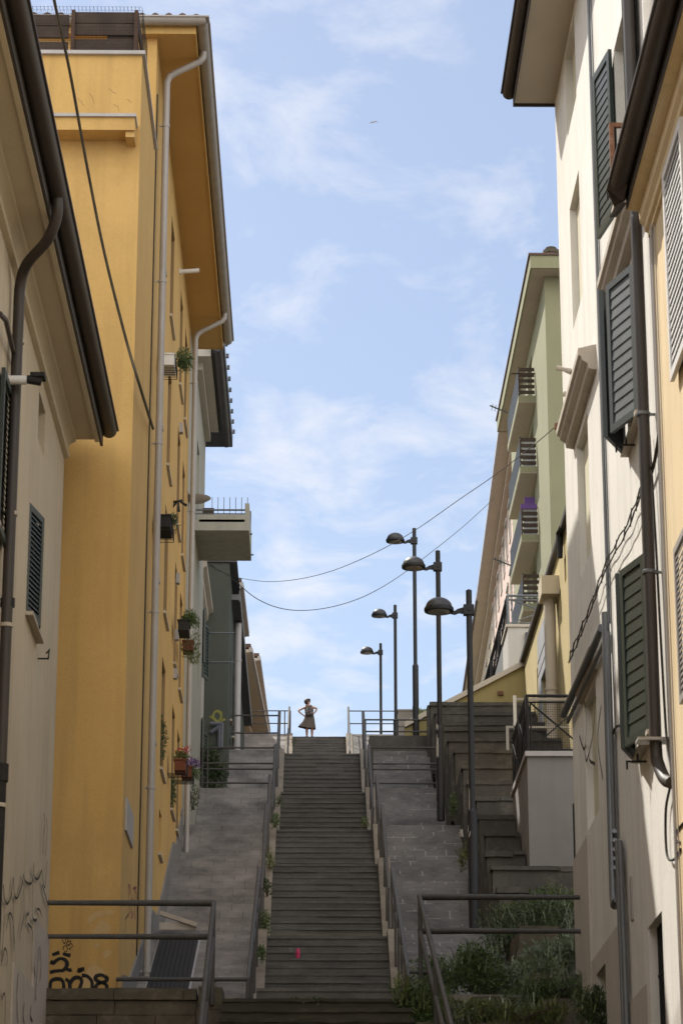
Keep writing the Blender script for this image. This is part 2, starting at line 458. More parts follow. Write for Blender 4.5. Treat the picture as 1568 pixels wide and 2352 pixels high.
M['tile'] = mat('roof_tile', (0.10, 0.075, 0.065), (0.16, 0.10, 0.08), 3, 0, 0.9, 0.3)
M['terracotta'] = mat('terracotta', (0.17, 0.055, 0.028), (0.13, 0.045, 0.024), 4, 0, 0.85)
M['ink'] = mat('black_spray_paint', (0.012, 0.012, 0.012), (0.02, 0.02, 0.02), 3, 0, 0.7, fine=0)
M['ink_grey'] = mat('faded_spray_paint', (0.02, 0.018, 0.016), (0.045, 0.04, 0.035), 5, 0, 0.8, fine=0)
M['ink_purple'] = mat('magenta_marker', (0.30, 0.05, 0.10), (0.25, 0.07, 0.10), 3, 0, 0.7, fine=0)
M['ink_yellow'] = mat('yellow_spray_paint', (0.26, 0.25, 0.06), (0.20, 0.19, 0.05), 3, 0, 0.7, fine=0)
M['streak'] = mat('rain_streak', (0.42, 0.25, 0.085), (0.55, 0.335, 0.115), 3, 0.5, 0.9)
M['patch'] = mat('faded_wall_patch', (0.55, 0.38, 0.18), (0.62, 0.44, 0.22), 2, 0, 0.9)
M['cable'] = mat('black_cable', (0.03, 0.028, 0.025), (0.05, 0.045, 0.035), 8, 0, 0.7)
M['cable_y'] = mat('dusty_cable', (0.11, 0.095, 0.06), (0.05, 0.045, 0.035), 8, 0, 0.8)
M['leaf'] = leaf_mat('green_leaves', (0.05, 0.085, 0.025), (0.085, 0.135, 0.04), (0.15, 0.20, 0.07))
M['leaf_dark'] = leaf_mat('dark_leaves', (0.03, 0.05, 0.02), (0.055, 0.085, 0.03), (0.10, 0.13, 0.05))
M['leaf_silver'] = leaf_mat('silver_leaves', (0.13, 0.165, 0.10), (0.20, 0.25, 0.155), (0.30, 0.35, 0.24))
M['leaf_yellow'] = leaf_mat('yellow_green_leaves', (0.08, 0.10, 0.03), (0.13, 0.155, 0.045), (0.20, 0.22, 0.08))
M['petal_red'] = leaf_mat('red_petals', (0.35, 0.01, 0.012), (0.45, 0.015, 0.02), (0.55, 0.03, 0.03))
M['petal_purple'] = leaf_mat('purple_petals', (0.08, 0.03, 0.14), (0.14, 0.06, 0.22), (0.25, 0.16, 0.32))
M['skin'] = mat('skin', (0.42, 0.24, 0.165), (0.38, 0.21, 0.145), 6, 0, 0.55, fine=0.05)
M['dress'] = mat('grey_brown_cotton', (0.13, 0.11, 0.095), (0.10, 0.085, 0.075), 9, 0.3, 0.9, 0.2, 90)
M['hair'] = mat('dark_hair', (0.035, 0.022, 0.018), (0.05, 0.03, 0.024), 30, 0, 0.6)
M['sandal'] = mat('dark_leather', (0.04, 0.032, 0.028), (0.03, 0.025, 0.022), 8, 0, 0.6)
M['floral'] = mat('floral_fabric', (0.05, 0.045, 0.05), (0.08, 0.07, 0.07), 12, 0, 0.8, spot=(0.50, 0.42, 0.40), spots=0.9, spotscale=14)
M['pinkplastic'] = mat('pink_plastic', (0.50, 0.02, 0.11), (0.42, 0.018, 0.09), 8, 0, 0.45, fine=0)
M['paper'] = mat('crumpled_paper', (0.5, 0.48, 0.45), (0.4, 0.38, 0.36), 8, 0, 0.8)
M['purple_cloth'] = mat('purple_cloth', (0.17, 0.09, 0.30), (0.14, 0.075, 0.25), 3, 0, 0.8)
M['whitecloth'] = mat('white_panel', (0.55, 0.55, 0.57), (0.48, 0.48, 0.50), 2, 0, 0.7)
M['door'] = mat('grey_door_panel', (0.42, 0.42, 0.43), (0.37, 0.37, 0.38), 1, 0.2, 0.6)
M['gull'] = mat('gull_feathers', (0.62, 0.62, 0.62), (0.5, 0.5, 0.5), 3, 0, 0.8)
M['bluemetal'] = mat('blue_grey_frame', (0.12, 0.13, 0.16), (0.10, 0.11, 0.14), 3, 0, 0.5)
lm = bpy.data.materials.new('lit_tube'); lm.use_nodes = True
lm.node_tree.nodes['Principled BSDF'].inputs['Emission Color'].default_value = (1, 0.95, 0.85, 1)
lm.node_tree.nodes['Principled BSDF'].inputs['Emission Strength'].default_value = 2.5
M['lit'] = lm

# ------------------------------------------------------------------ ground and stairs
g = MB()
gp = [(-300, -1.6), (20, -1.6), (27, -0.8), (36, 3.6), (40, 4.4), (44, 6.0), (50, 8.3), (54.3, 9.8), (61.8, 12.1), (68.8, 14.6), (76, 14.7), (80.2, 17.2), (90, 17.3), (97.4, 21.8), (101, 22.22), (600, 22.25), (5000, 22.3)]
xs = [-3000, -200, -30, -4, 6, 30, 200, 3000]
for i in range(len(gp) - 1):
    for j in range(len(xs) - 1):
        (ya, za), (yb, zb) = gp[i], gp[i + 1]
        g.quad((xs[j], ya, za), (xs[j + 1], ya, za), (xs[j + 1], yb, zb), (xs[j], yb, zb))
struct('ground', g, M['earth'])

RI, TR = 0.165, 0.28
def rise_pts(y_top, z_top, z_bot):
    """stair flight ending with its last nosing at y_top; returns first riser y and count"""
    n = max(1, round((z_top - z_bot) / RI)); r = (z_top - z_bot) / n
    return y_top - (n - 1) * TR, n, r
# landings: picture row of the edge seen, distance
LAND = [(2270, 36.0)]
E = [(36.0, HZ(2270, 36.0))]
for y, Y in ((2151, 44.06), (1985, 50.2), (1906, 54.3), (1820, 61.8), (1731, 68.8)):
    E.append((Y, HZ(y, Y)))
E.append((80.2, 17.85))
E.append((97.5, HZ(1692, 97.5)))
SX0, SX1 = -0.75, 1.27
st = MB(); ns = MB()
FLIGHTS = []
for i in range(1, len(E)):
    y0, n, r = rise_pts(E[i][0], E[i][1], E[i - 1][1])
    FLIGHTS.append((y0, n, r, E[i - 1][1], E[i][1], E[i][0]))
    zb = E[i - 1][1]
    ystart = E[i - 1][0] if i > 1 else 36.0
    # landing slab below this flight
    o_ = TR + 0.034 if i > 1 else 0.0
    st.box(SX0, SX1, ystart + o_, y0 + 0.02, zb - 1.2, zb - 0.045)
    ns.box(SX0, SX1, ystart + o_ - (0.0 if i > 1 else 0.015), y0 - 0.014, zb - 0.045, zb)
    for k in range(n):
        yr = y0 + k * TR
        zt = zb + (k + 1) * r
        jz = rnd.uniform(-0.006, 0.006) if k < n - 1 else 0.001
        st.box(SX0, SX1, yr + 0.008, yr + TR + 0.05, zt - r - 0.6, zt - 0.034)
        xa = SX0 + .002
        cuts = sorted([SX0 + (SX1 - SX0) * f for f in (rnd.uniform(.22, .45), rnd.uniform(.55, .8))]) + [SX1 - .002]
        for xb in cuts:          # three worn slabs to a step
            dz = rnd.uniform(-.007, .004) if k < n - 1 else 0.0
            ns.rbox(xa, xb - .006, yr - 0.006 + rnd.uniform(-.010, .008), yr + TR + 0.03, zt - 0.04, zt + jz + dz, 0.07, 0.004, 9); xa = xb
st.box(SX0, SX1, 97.5 + TR + 0.034, 104, 21.0, E[-1][1] - 0.045)
ns.box(SX0, SX1, 97.5 + TR + 0.034, 104, E[-1][1] - 0.045, E[-1][1])
struct('stairs', st, M['step'])
struct('stair_treads', ns, M['nosing'])

# old lower flight in the foreground, wider and darker
old = MB()
zc = E[0][1]
for k in range(1, 34):
    zt = zc - 0.005 - k * 0.172
    old.box(-1.2, 1.36, 36.0 - k * 0.30, 36.0 - (k - 1) * 0.30 + 0.02, zt - 0.5, zt - 0.05)
    old.rbox(-1.2, 1.36, 36.0 - k * 0.30 - 0.02, 36.0 - (k - 1) * 0.30 + 0.01, zt - 0.05, zt + rnd.uniform(-.004, .004), .1, .012, 4)
struct('old_steps', old, M['oldstep'])

# ramps of pavers beside the stairs, one per flight, with small landings
def ramp(name, x0, x1, m, lift, step_right=False):
    mb = MB()
    for i, (y0, n, r, zb, zt, yt) in enumerate(FLIGHTS):
        ys = E[i][0]
        pts = [(ys, zb + lift)]
        if i == 0: ys = 37.6; pts = [(ys, zb + lift * 0.3)]
        ym = min(y0 - 0.1, yt - 0.3)
        if i == 0: ym = 38.9
        pts += [(ym, pts[0][1] + 0.02), (yt, zt + lift)]
        lo = zb - 1.5
        poly = [(x0, a, b) for a, b in pts] + [(x0, yt, lo), (x0, pts[0][0], lo)]
        mb.prism(poly, (x1 - x0, 0, 0))
    mb.box(x0, x1, 97.5, 106, 20, E[-1][1] + lift)
    return struct(name, mb, m)
ramp('pavement', -2.69, -1.0, M['paver_warm'], 0.10)
ramp('pavement', 1.5, 3.12, M['paver_grey'], 0.10)

# kerbs beside the stairs (stepped concrete blocks that carry the handrail posts)
kb = MB()
for (x0, x1) in ((-1.0, -0.75), (1.27, 1.5)):
    for i, (y0, n, r, zb, zt, yt) in enumerate(FLIGHTS):
        ys = E[i][0] if i else 39.0
        ym = y0 - 0.1
        kb.prism([(x0, ys + 0.0, zb + 0.13), (x0, ym, zb + 0.13), (x0, yt, zt + 0.13), (x0, yt, zb - 1.2), (x0, ys, zb - 1.2)], (x1 - x0, 0, 0))
struct('kerb', kb, M['kerb'])

# foreground landing edge and low walls
lw = thing('stone_wall', 'low mossy stone retaining wall under the near left railing', 'wall', (-2.4, 36, 2))
m_ = MB()
zt = zc
x = -3.63
while x < -1.62:
    wd = rnd.uniform(0.7, 1.1); x2 = min(x + wd, -1.56)
    m_.rbox(x, x2 - 0.008, 36.0 + rnd.uniform(0, .02), 36.88, zt - 0.155, zt + rnd.uniform(-.006, .004)); x = x2
for row in range(1, 9):
    x = -3.63 - rnd.random() * 0.3
    while x < -1.6:
        wd = rnd.uniform(0.7, 1.6); x2 = min(x + wd, -1.56)
        m_.rbox(max(x, -3.63), x2 - 0.01, 36.03 + rnd.uniform(0, .03), 36.8, zt - 0.155 - row * 0.2, zt - 0.165 - (row - 1) * 0.2); x = x2
m_.box(-3.63, -1.5, 36.09, 36.86, zt - 2.5, zt - 0.16)
part(lw, 'stone_courses', m_, M['stonewall'])
m_ = MB()
for row in range(8):
    m_.rbox(-1.55 + rnd.uniform(-.015, .015), -1.21, 35.97 + rnd.uniform(-.015, .015), 37.4, zt - 0.30 * (row + 1) + 0.01, zt - 0.30 * row + 0.012)
part(lw, 'end_pillar', m_, M['stonewall'])
ld = MB(); ld.box(-2.655, -1.0, 36.89, 39.5, zt - 1, zt - 0.004); ld.box(1.5, 3.12, 36.6, 39.5, zt - 1, zt - 0.004)
struct('landing', ld, M['concrete_light'])

# ------------------------------------------------------------------ facade builder
def facade(mb, X, sg, y0, y1, z0, z1, holes, depth=0.2, back=8.0, roof=True):
    """wall in the plane X, outside towards sg; holes (ya,yb,za,zb) get reveals"""
    ys = sorted({y0, y1, *[h[0] for h in holes], *[h[1] for h in holes]})
    zs = sorted({z0, z1, *[h[2] for h in holes], *[h[3] for h in holes]})
    for i in range(len(ys) - 1):
        for j in range(len(zs) - 1):
            cy, cz = (ys[i] + ys[i + 1]) / 2, (zs[j] + zs[j + 1]) / 2
            if any(h[0] < cy < h[1] and h[2] < cz < h[3] for h in holes): continue
            q = [(X, ys[i], zs[j]), (X, ys[i + 1], zs[j]), (X, ys[i + 1], zs[j + 1]), (X, ys[i], zs[j + 1])]
            mb.quad(*(q if sg > 0 else q[::-1]))
    for (a, b, c, d) in holes:
        Xi = X - sg * depth
        mb.quad((X, a, c), (X, b, c), (Xi, b, c), (Xi, a, c))
        mb.quad((X, a, d), (Xi, a, d), (Xi, b, d), (X, b, d))
        mb.quad((X, a, c), (Xi, a, c), (Xi, a, d), (X, a, d))
        mb.quad((X, b, c), (X, b, d), (Xi, b, d), (Xi, b, c))
    Xb = X - sg * back
    mb.quad((X, y0, z0), (Xb, y0, z0), (Xb, y0, z1), (X, y0, z1))
    mb.quad((X, y1, z0), (X, y1, z1), (Xb, y1, z1), (Xb, y1, z0))
    mb.quad((Xb, y0, z0), (Xb, y1, z0), (Xb, y1, z1), (Xb, y0, z1))
    if roof: mb.quad((X, y0, z1), (X, y1, z1), (Xb, y1, z1), (Xb, y0, z1))
    return mb
def window(parent, X, sg, h, depth, frame_m, pane_m, fw=0.05, mull=1, sill=None, sill_out=0.06):
    a, b, c, d = h
    Xi = X - sg * depth
    t = 0.05 * sg
    f = MB()
    f.box(Xi, Xi + t, a, b, c, c + fw); f.box(Xi, Xi + t, a, b, d - fw, d)
    f.box(Xi, Xi + t, a, a + fw, c + fw, d - fw); f.box(Xi, Xi + t, b - fw, b, c + fw, d - fw)
    for k in range(mull):
        yy = a + (b - a) * (k + 1) / (mull + 1)
        f.box(Xi, Xi + t, yy - fw / 2, yy + fw / 2, c + fw, d - fw)
    wo = part(parent, 'window', f, frame_m)
    p = MB(); p.box(Xi - sg * 0.02, Xi + sg * 0.015, a + fw * .5, b - fw * .5, c + fw * .5, d - fw * .5)
    part(wo, 'pane', p, pane_m)
    if sill:
        s_ = MB(); s_.box(Xi + sg * 0.03, X + sg * sill_out, a - 0.04, b + 0.03, c - 0.036, c + 0.012)
        part(wo, 'sill', s_, sill)
    return wo
def gutter_y(mb, X, y0, y1, z, r):          # half round gutter along the street
    n = 10
    prof = [(X + r * math.cos(math.pi + math.pi * k / n), z + r * math.sin(math.pi + math.pi * k / n)) for k in range(n + 1)]
    prof2 = [(X + (r - .012) * math.cos(math.pi + math.pi * k / n), z + (r - .012) * math.sin(math.pi + math.pi * k / n)) for k in range(n, -1, -1)]
    mb.prism([(a, y0, b) for a, b in prof + prof2], (0, y1 - y0, 0))
    for yy in (y0, y1): mb.prism([(a, yy, b) for a, b in prof], (0, 0.012, 0))
    return mb

# ------------------------------------------------------------------ shutter leaf
def leaf(parent, p0, p1, z0, z1, m, t=0.045, nsl=16, fw=0.09, louver=False, name='shutter', slat_m=None, gap=None):
    a, b = Vector((p0[0], p0[1], 0)), Vector((p1[0], p1[1], 0))
    u = (b - a); L = u.length; u.normalize()
    nrm = Vector((-u.y, u.x, 0))
    if nrm.x * p0[0] > 0: nrm = -nrm     # towards the street
    f = MB(); Zv = Vector((0, 0, 1))
    def bx(mb, u0, u1, n0, n1, za, zb):
        mb.obox(a + u * u0 + nrm * n0 + Zv * za, u * (u1 - u0), nrm * (n1 - n0), Zv * (zb - za))
    bx(f, 0, fw, -t / 2, t / 2, z0, z1); bx(f, L - fw, L, -t / 2, t / 2, z0, z1)
    bx(f, fw, L - fw, -t / 2, t / 2, z0, z0 + fw); bx(f, fw, L - fw, -t / 2, t / 2, z1 - fw, z1)
    o = part(parent, name, f, m)
    s_ = MB()
    H = (z1 - z0 - 2 * fw) / nsl
    for k in range(nsl):
        za = z0 + fw + k * H
        o0 = a + u * fw + Zv * za
        tilt = 0.012 if not louver else 0.032
        hh = H * (1.04 if not louver else 1.12)
        if gap: tilt, hh = 0.010, H * gap
        s_.obox(o0 + nrm * (tilt / 2 - 0.004), u * (L - 2 * fw), nrm * 0.010, Zv * hh - nrm * tilt)
    part(o, 'slats', s_, slat_m or m)
    return o

# ------------------------------------------------------------------ YELLOW BUILDING (left)
XY = -2.70
Y0y, Y1y = 36.9, 53.6
yb = thing('apartment_building', 'tall ochre yellow building with grey gutter and a roof terrace left of the stairs', 'building', (-5, 45, 4))
zpar = HZ(122, Y0y)             # terrace parapet top
zso = 21.55                      # soffit of the roof
cols = [(42.75, 43.75), (45.65, 46.85), (49.3, 50.4), (51.35, 52.45)]
sills = [18.62, 15.66, 12.84, 9.97]
holes = []
for si, s_ in enumerate(sills):
    for ci, (a, b) in enumerate(cols):
        holes.append((a, b, s_, s_ + 2.05))
holes.append((45.7, 46.5, 8.45, 9.25)); holes.append((42.4, 43.0, 6.75, 7.2))
mb = MB()
facade(mb, XY, 1, Y0y, Y1y, 2.5, 18.05, [h for h in holes if h[3] < 18.0], 0.32, 8)
facade(mb, XY, 1, 40.3, Y1y, 18.05, zso, [h for h in holes if h[2] > 18.05], 0.32, 8)
# band between the two stacked pieces where windows cross nothing: terrace floor and parapets
mb.box(-10.6, XY - 0.001, Y0y, Y0y + 0.2, 18.05, zpar - 0.06)
mb.box(XY - 0.2, XY - 0.0, Y0y + 0.2, 40.3, 18.05, zpar - 0.06)
part(yb, 'wall', mb, M['yellow'])
for k, h in enumerate(holes):
    window(yb, XY, 1, h, 0.3, M['cream_trim'], M['roller'] if k % 3 else M['pane_dark'], 0.05, 1, M['stone_sill'], 0.05)
for k, h in enumerate(holes[:16]):  # added brown strips over the far jamb and head of each opening
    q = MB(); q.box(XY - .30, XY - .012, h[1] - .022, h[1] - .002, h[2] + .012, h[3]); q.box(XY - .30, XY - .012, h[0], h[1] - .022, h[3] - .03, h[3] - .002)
    part(yb, 'jamb_strip', q, M['roller'])
cracks = MB()
for (x_, y_) in ((250, 205), (292, 230), (262, 240), (205, 215), (180, 225)):
    p = P(x_, y_, Y0y); pts = [p]
    for k in range(5): pts.append(pts[-1] + Vector((rnd.uniform(.005, .035), 0, rnd.uniform(-.05, .012))))
    cracks.ribbon(pts, .004, (0, -1, 0), .003)
part(yb, 'crack', cracks, M['brown_metal'])
c_ = MB()
c_.box(-10.6, XY + 0.05, Y0y - 0.06, Y0y + 0.24, zpar - 0.06, zpar)
c_.box(XY - 0.24, XY + 0.05, Y0y + 0.24, 40.28, zpar - 0.06, zpar)
part(yb, 'parapet_cap', c_, M['cap'])
ldg = MB(); ldg.box(-10.6, XY - 0.06, Y0y - 0.38, Y0y - 0.001, HZ(326, Y0y), HZ(272, Y0y - 0.38))
ldg.box(XY - 0.20, XY - 0.062, Y0y - 0.34, Y0y, HZ(326, Y0y) - 0.1, HZ(326, Y0y))
lo_ = part(yb, 'ledge', ldg, M['yellow'])
lc = MB(); lc.box(-10.6, XY - 0.04, Y0y - 0.42, Y0y - 0.002, HZ(272, Y0y - 0.38), HZ(272, Y0y - 0.38) + 0.05)
part(lo_, 'ledge_cap', lc, M['cap'])
# roof
XO = -2.06
rf = MB()
yF, yE = 40.15, 54.8
rf.box(-10.6, XO, yF, yE, zso, zso + 0.06)
so_ = part(yb, 'soffit', rf, M['yellow_soffit'])
fa = MB(); fa.box(-10.6, XO, yF - 0.03, yF, zso - 0.02, zso + 0.2); fa.box(XO, XO + 0.03, yF - 0.03, yE + 0.03, zso - 0.02, zso + 0.2)
fa.box(-10.6, XO, yE, yE + 0.03, zso - 0.02, zso + 0.3)
part(yb, 'fascia', fa, M['yellow'])
rt = MB(); zq = zso + 0.24; dR = 4.5; zr_ = zq + dR * .36
rt.poly([(XO + 0.06, yF - 0.05, zq), (XO + 0.06, yE + 0.05, zq), (XO + .06 - dR, yE - dR, zr_), (XO + .06 - dR, yF + dR, zr_)])
rt.poly([(XO + 0.06, yF - 0.05, zq), (XO + .06 - dR, yF + dR, zr_), (-10.6, yF + dR, zr_), (-10.6, yF - .05, zq)])
rt.poly([(XO + 0.06, yE + 0.05, zq), (-10.6, yE + .05, zq), (-10.6, yE - dR, zr_), (XO + .06 - dR, yE - dR, zr_)])
k = 0.03
while k < 4.3:                   # rows of round tiles
    rt.tube([(XO + .06 - k, yF - 0.1 + k, zq + k * .36 + .02), (XO + .06 - k, yE + 0.08 - k, zq + k * .36 + .02)], 0.075, 8); k += 0.23
k = XO - .2
while k > -9:
    d1 = min(dR, XO + .06 - k); rt.tube([(k, yF - .14, zq + .0), (k, yF + d1, zq + d1 * .36 + .02)], .075, 8); k -= .23
part(yb, 'roof', rt, M['tile'], True)
gt = MB(); gutter_y(gt, XO + 0.13, yF - 0.12, yE + 0.05, zso + 0.2, 0.105)
n = 10
prof = [(yF - 0.13 + 0.105 * math.cos(math.pi + math.pi * q / n), zso + 0.2 + 0.105 * math.sin(math.pi + math.pi * q / n)) for q in range(n + 1)]
gt.prism([(-10.6, a, b) for a, b in prof], (10.6 + XO + 0.2, 0, 0))
gt.box(-10.6, XO + 0.26, yF - 0.26, yF - 0.02, zso + 0.19, zso + 0.215); gt.box(XO + 0.04, XO + 0.27, yF - 0.02, yE + 0.06, zso + 0.19, zso + 0.215)
part(yb, 'gutter', gt, M['grey_metal'], True)
def downpipe(parent, x, Y, zlo, zhi, gx, gz, m, r=0.052, brk=M['grey_metal']):
    d = MB()
    pts = [(gx, Y, gz), (gx, Y, gz - 0.12), (gx - 0.05, Y, gz - 0.2), (x + 0.16, Y, gz - 0.42), (x + 0.04, Y, gz - 0.5), (x, Y, gz - 0.62), (x, Y, zlo)]
    d.tube(pts, r, 12)
    o = part(parent, 'downpipe', d, m, True)
    z = zhi
    while z > zlo + 0.5:
        b = MB(); b.lathe([(r + .008, z), (r + .010, z + .005), (r + .010, z + .045), (r + .008, z + .05)], (x, Y, 0), 12)
        b.box(x - 0.12, x, Y - 0.012, Y + 0.012, z + 0.012, z + 0.036)
        part(o, 'pipe_bracket', b, brk)
        z -= 2.9
downpipe(yb, -2.56, 41.0, 4.6, 20.2, XO + 0.12, zso + 0.12, M['grey_metal'], 0.058)
downpipe(yb, -2.56, 53.0, 9.5, 20.0, XO + 0.12, zso + 0.12, M['grey_metal'], 0.055)
wire = MB(); wire.tube([(XY + 0.012, 40.55, 20.6), (XY + 0.012, 40.5, 4.6)], 0.012, 6)
part(yb, 'wall_cable', wire, M['cable'])
# stepped plinth along the pavement
pl = MB()
pp = [(37.6, 5.0), (39.0, 5.15), (44.06, 6.98), (45.5, 7.1), (50.2, 9.3), (51.2, 9.4), (53.55, 10.65)]
for i in range(len(pp) - 1):
    (a, za), (b, zb_) = pp[i], pp[i + 1]
    pl.prism([(XY, a, za - 1.4), (XY, b, zb_ - 1.4), (XY, b, zb_ + 0.20), (XY, a, za + 0.20)], (0.035, 0, 0))
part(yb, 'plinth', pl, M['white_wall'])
vt = MB(); vt.tube([(XY, 48.6, 20.75), (-2.3, 48.6, 20.78)], 0.045, 10); vt.tube([(XY - 0.01, 48.6, 20.75), (XY + .04, 48.6, 20.75)], 0.07, 10)
part(yb, 'vent_pipe', vt, M['white_paint'], True)
sg_ = MB(); a = PX(287, 1890, XY); b = PX(303, 1895, XY)
sg_.box(XY + 0.002, XY + 0.03, a.y, b.y, HZ(1892, (a.y + b.y) / 2) - 0.24, HZ(1892, (a.y + b.y) / 2) + 0.24)
part(yb, 'plaque', sg_, M['cap'])
for (x_, y_) in ((412, 972), (404, 1318), (402, 1448), (398, 1537)):
    bx_ = MB(); q = PX(x_, y_ + 20, XY); bx_.box(XY, XY + 0.07, q.y, q.y + 0.16, q.z, q.z + 0.2)
    part(yb, 'junction_box', bx_, M['grey_metal'])
# paint and fading on the end wall
def gy(x, y, Y=Y0y): return P(x, y, Y)
zt_ = lambda zx, zy: (zx / 2.24 / 1.27551, (2560 + zy / 2.24) / 1.27551)
def stroke_y(mb, pts, wd, Y=Y0y):
    mb.ribbon([P(*zt_(a, b), Y) for a, b in pts], wd, (0, -1, 0))
gr = MB()
for pts in ([(345, 532), (368, 524), (392, 516)], [(415, 522), (440, 532), (465, 536)],
            [(332, 575), (352, 585), (368, 572), (392, 558), (420, 560), (440, 580), (438, 608), (418, 632), (388, 636), (356, 640), (330, 648)],
            [(438, 624), (458, 632), (472, 628)], [(512, 632), (528, 628), (556, 624)], [(512, 632), (522, 640), (540, 628)],
            [(330, 760), (334, 712), (350, 696), (376, 690), (402, 694), (416, 712), (420, 735), (422, 765)],
            [(430, 692), (446, 700), (458, 722), (462, 765)], [(462, 722), (480, 692), (504, 680), (528, 686), (538, 708), (530, 735), (520, 765)],
            [(538, 668), (568, 670), (594, 690), (606, 715), (607, 765)],
            [(690, 672), (662, 664), (634, 672), (628, 690), (648, 708), (682, 718), (702, 735), (700, 765)], [(690, 672), (704, 688), (694, 706), (660, 716), (634, 732), (628, 765)]):
    stroke_y(gr, pts, 0.052)
for pts in ([(410, 430), (425, 460), (432, 435), (440, 412), (448, 440), (436, 462), (455, 470), (466, 440), (444, 450)],
            [(420, 500), (416, 484), (430, 472), (446, 486), (440, 508), (424, 508)], [(445, 470), (470, 458), (476, 478), (456, 492), (466, 498)]):
    stroke_y(gr, pts, 0.012)
part(yb, 'graffiti', gr, M['ink'])
gr = MB()
zs3 = lambda a, b: (a / 2.24 / 1.27551, (2560 + b / 2.24) / 1.27551)
for pts in ([(842, 65), (846, 120), (844, 170)], [(846, 70), (856, 100), (850, 130)], [(862, 110), (864, 160), (872, 175)], [(880, 85), (884, 130), (882, 170)], [(874, 95), (892, 90)],
            [(896, 85), (890, 110), (898, 140), (892, 168)], [(906, 80), (908, 150)], [(845, 205), (850, 245), (842, 280)], [(862, 200), (860, 240), (872, 270), (862, 290)], [(885, 205), (882, 240), (890, 300)], [(900, 205), (897, 250)]):
    gr.ribbon([PX(*zs3(p, q), XY) for p, q in pts], 0.035, (1, 0, 0))
part(yb, 'graffiti', gr, M['ink_purple'])
gr = MB(); gr.ribbon([PX(*zs3(p, q), XY) for p, q in ((838, 270), (824, 300), (822, 340), (818, 395))], 0.03, (1, 0, 0))
part(yb, 'graffiti', gr, M['ink_grey'])
for blob in ([(570, 300), (600, 270), (650, 245), (740, 240), (748, 262), (700, 275), (640, 290), (600, 320), (575, 318)],
             [(600, 380), (640, 340), (660, 305), (700, 318), (728, 350), (720, 385), (660, 405), (610, 400)],
             [(612, 470), (640, 452), (660, 465), (632, 485)], [(676, 520), (705, 500), (732, 515), (715, 540), (690, 552)], [(540, 750), (560, 660), (600, 600), (650, 610), (690, 650), (640, 690), (620, 750)]):
    pm = MB(); pts = [P(*zt_(a, b), Y0y) + Vector((0, -0.003, 0)) for a, b in blob]
    pm.poly(spline([Vector(p) for p in pts] + [Vector(pts[0])], 5)[:-1])
    part(yb, 'faded_patch', pm, M['patch'])

# trellis on the roof terrace
tr = thing('trellis_planter', 'dark weathered wooden trellis boxes with netting on the yellow roof terrace', 'trellis', (-4, 37.8, zpar))
b_ = MB()
zb0 = zpar + 0.02
xr = P(318, 80, Y0y + .2).x; xm = P(163, 80, Y0y + .2).x
zh = HZ(24, Y0y + .2)
for (xa, xb, dz) in ((-10, xm - 0.04, -0.05), (xm + 0.04, xr, 0.0)):
    for (za, zb_) in ((0.02, 0.17), (0.18, 0.40), (0.49, 0.73), (0.745, 0.97)):
        q = zb0 + (zh - zb0) * za + dz; q2 = zb0 + (zh - zb0) * zb_ + dz
        b_.box(xa, xb, Y0y + .25, Y0y + .29, q, q2)
        b_.box(xa, xb, Y0y + 1.5, Y0y + 1.54, q, q2)
b_.box(xr - 0.03, xr, Y0y + .29, Y0y + 1.5, zb0, zb0 + 0.28); b_.box(xr - 0.03, xr, Y0y + .29, Y0y + 1.5, zh - 0.3, zh - 0.05)
b_.box(xr - 0.5, xr - 0.06, Y0y + .30, Y0y + .33, zb0 + 0.2, zh - 0.3)
part(tr, 'boards', b_, M['wood'])
for xx in (xr - 0.07, xm, xm - 1.6):
    q = MB(); q.box(xx, xx + 0.06, Y0y + .2, Y0y + .245, zpar, zh - 0.01); q.box(xx, xx + 0.06, Y0y + 1.545, Y0y + 1.59, zpar, zh - 0.01)
    part(tr, 'post', q, M['wood_post'])
nt = MB()
xx = -8.0
while xx < xr + 0.06:
    nt.tube([(xx, Y0y + .16, zpar + 0.02), (xx, Y0y + .16, zh + 0.03), (xx + 0.01, Y0y + .8, zh + 0.05)], 0.0018, 3, False); xx += 0.06
z = zpar + 0.04
while z < zh + 0.05:
    nt.tube([(-8, Y0y + .16, z), (xr + 0.05, Y0y + .16, z), (xr + 0.06, Y0y + 1.5, z)], 0.0018, 3, False); z += 0.06
yy = Y0y + .2
while yy < Y0y + 1.5:
    nt.tube([(xr + 0.06, yy, zpar), (xr + 0.06, yy, zh + 0.02)], 0.0018, 3, False); yy += 0.06
part(tr, 'netting', nt, M['cable'])

# ------------------------------------------------------------------ foliage
def leaves(mb, c, rad, n, size, rng, shell=0.5, up=0.3, long=1.6):
    c = Vector(c)
    for _ in range(n):
        while True:
            d = Vector((rng.uniform(-1, 1), rng.uniform(-1, 1), rng.uniform(-1, 1)))
            if 0.02 < d.length < 1: break
        d = d.normalized() * (d.length ** shell)
        p = c + Vector((d.x * rad[0], d.y * rad[1], d.z * rad[2]))
        u = (Vector((rng.gauss(0, 1), rng.gauss(0, 1), rng.gauss(0, 1) + up)) + d * 0.8).normalized()
        v = u.orthogonal().normalized()
        v = Matrix.Rotation(rng.uniform(0, 6.28), 3, u) @ v
        L = size * rng.uniform(0.7, 1.3) * long / 1.6 * 1.6; Wd = size * rng.uniform(0.35, 0.55)
        nrm = u.cross(v) * L * 0.08
        o = len(mb.v)
        mb.v += [p, p + u * L * .5 + v * Wd * .5 + nrm, p + u * L, p + u * L * .5 - v * Wd * .5 + nrm]
        mb.f.append((o, o + 1, o + 2, o + 3))
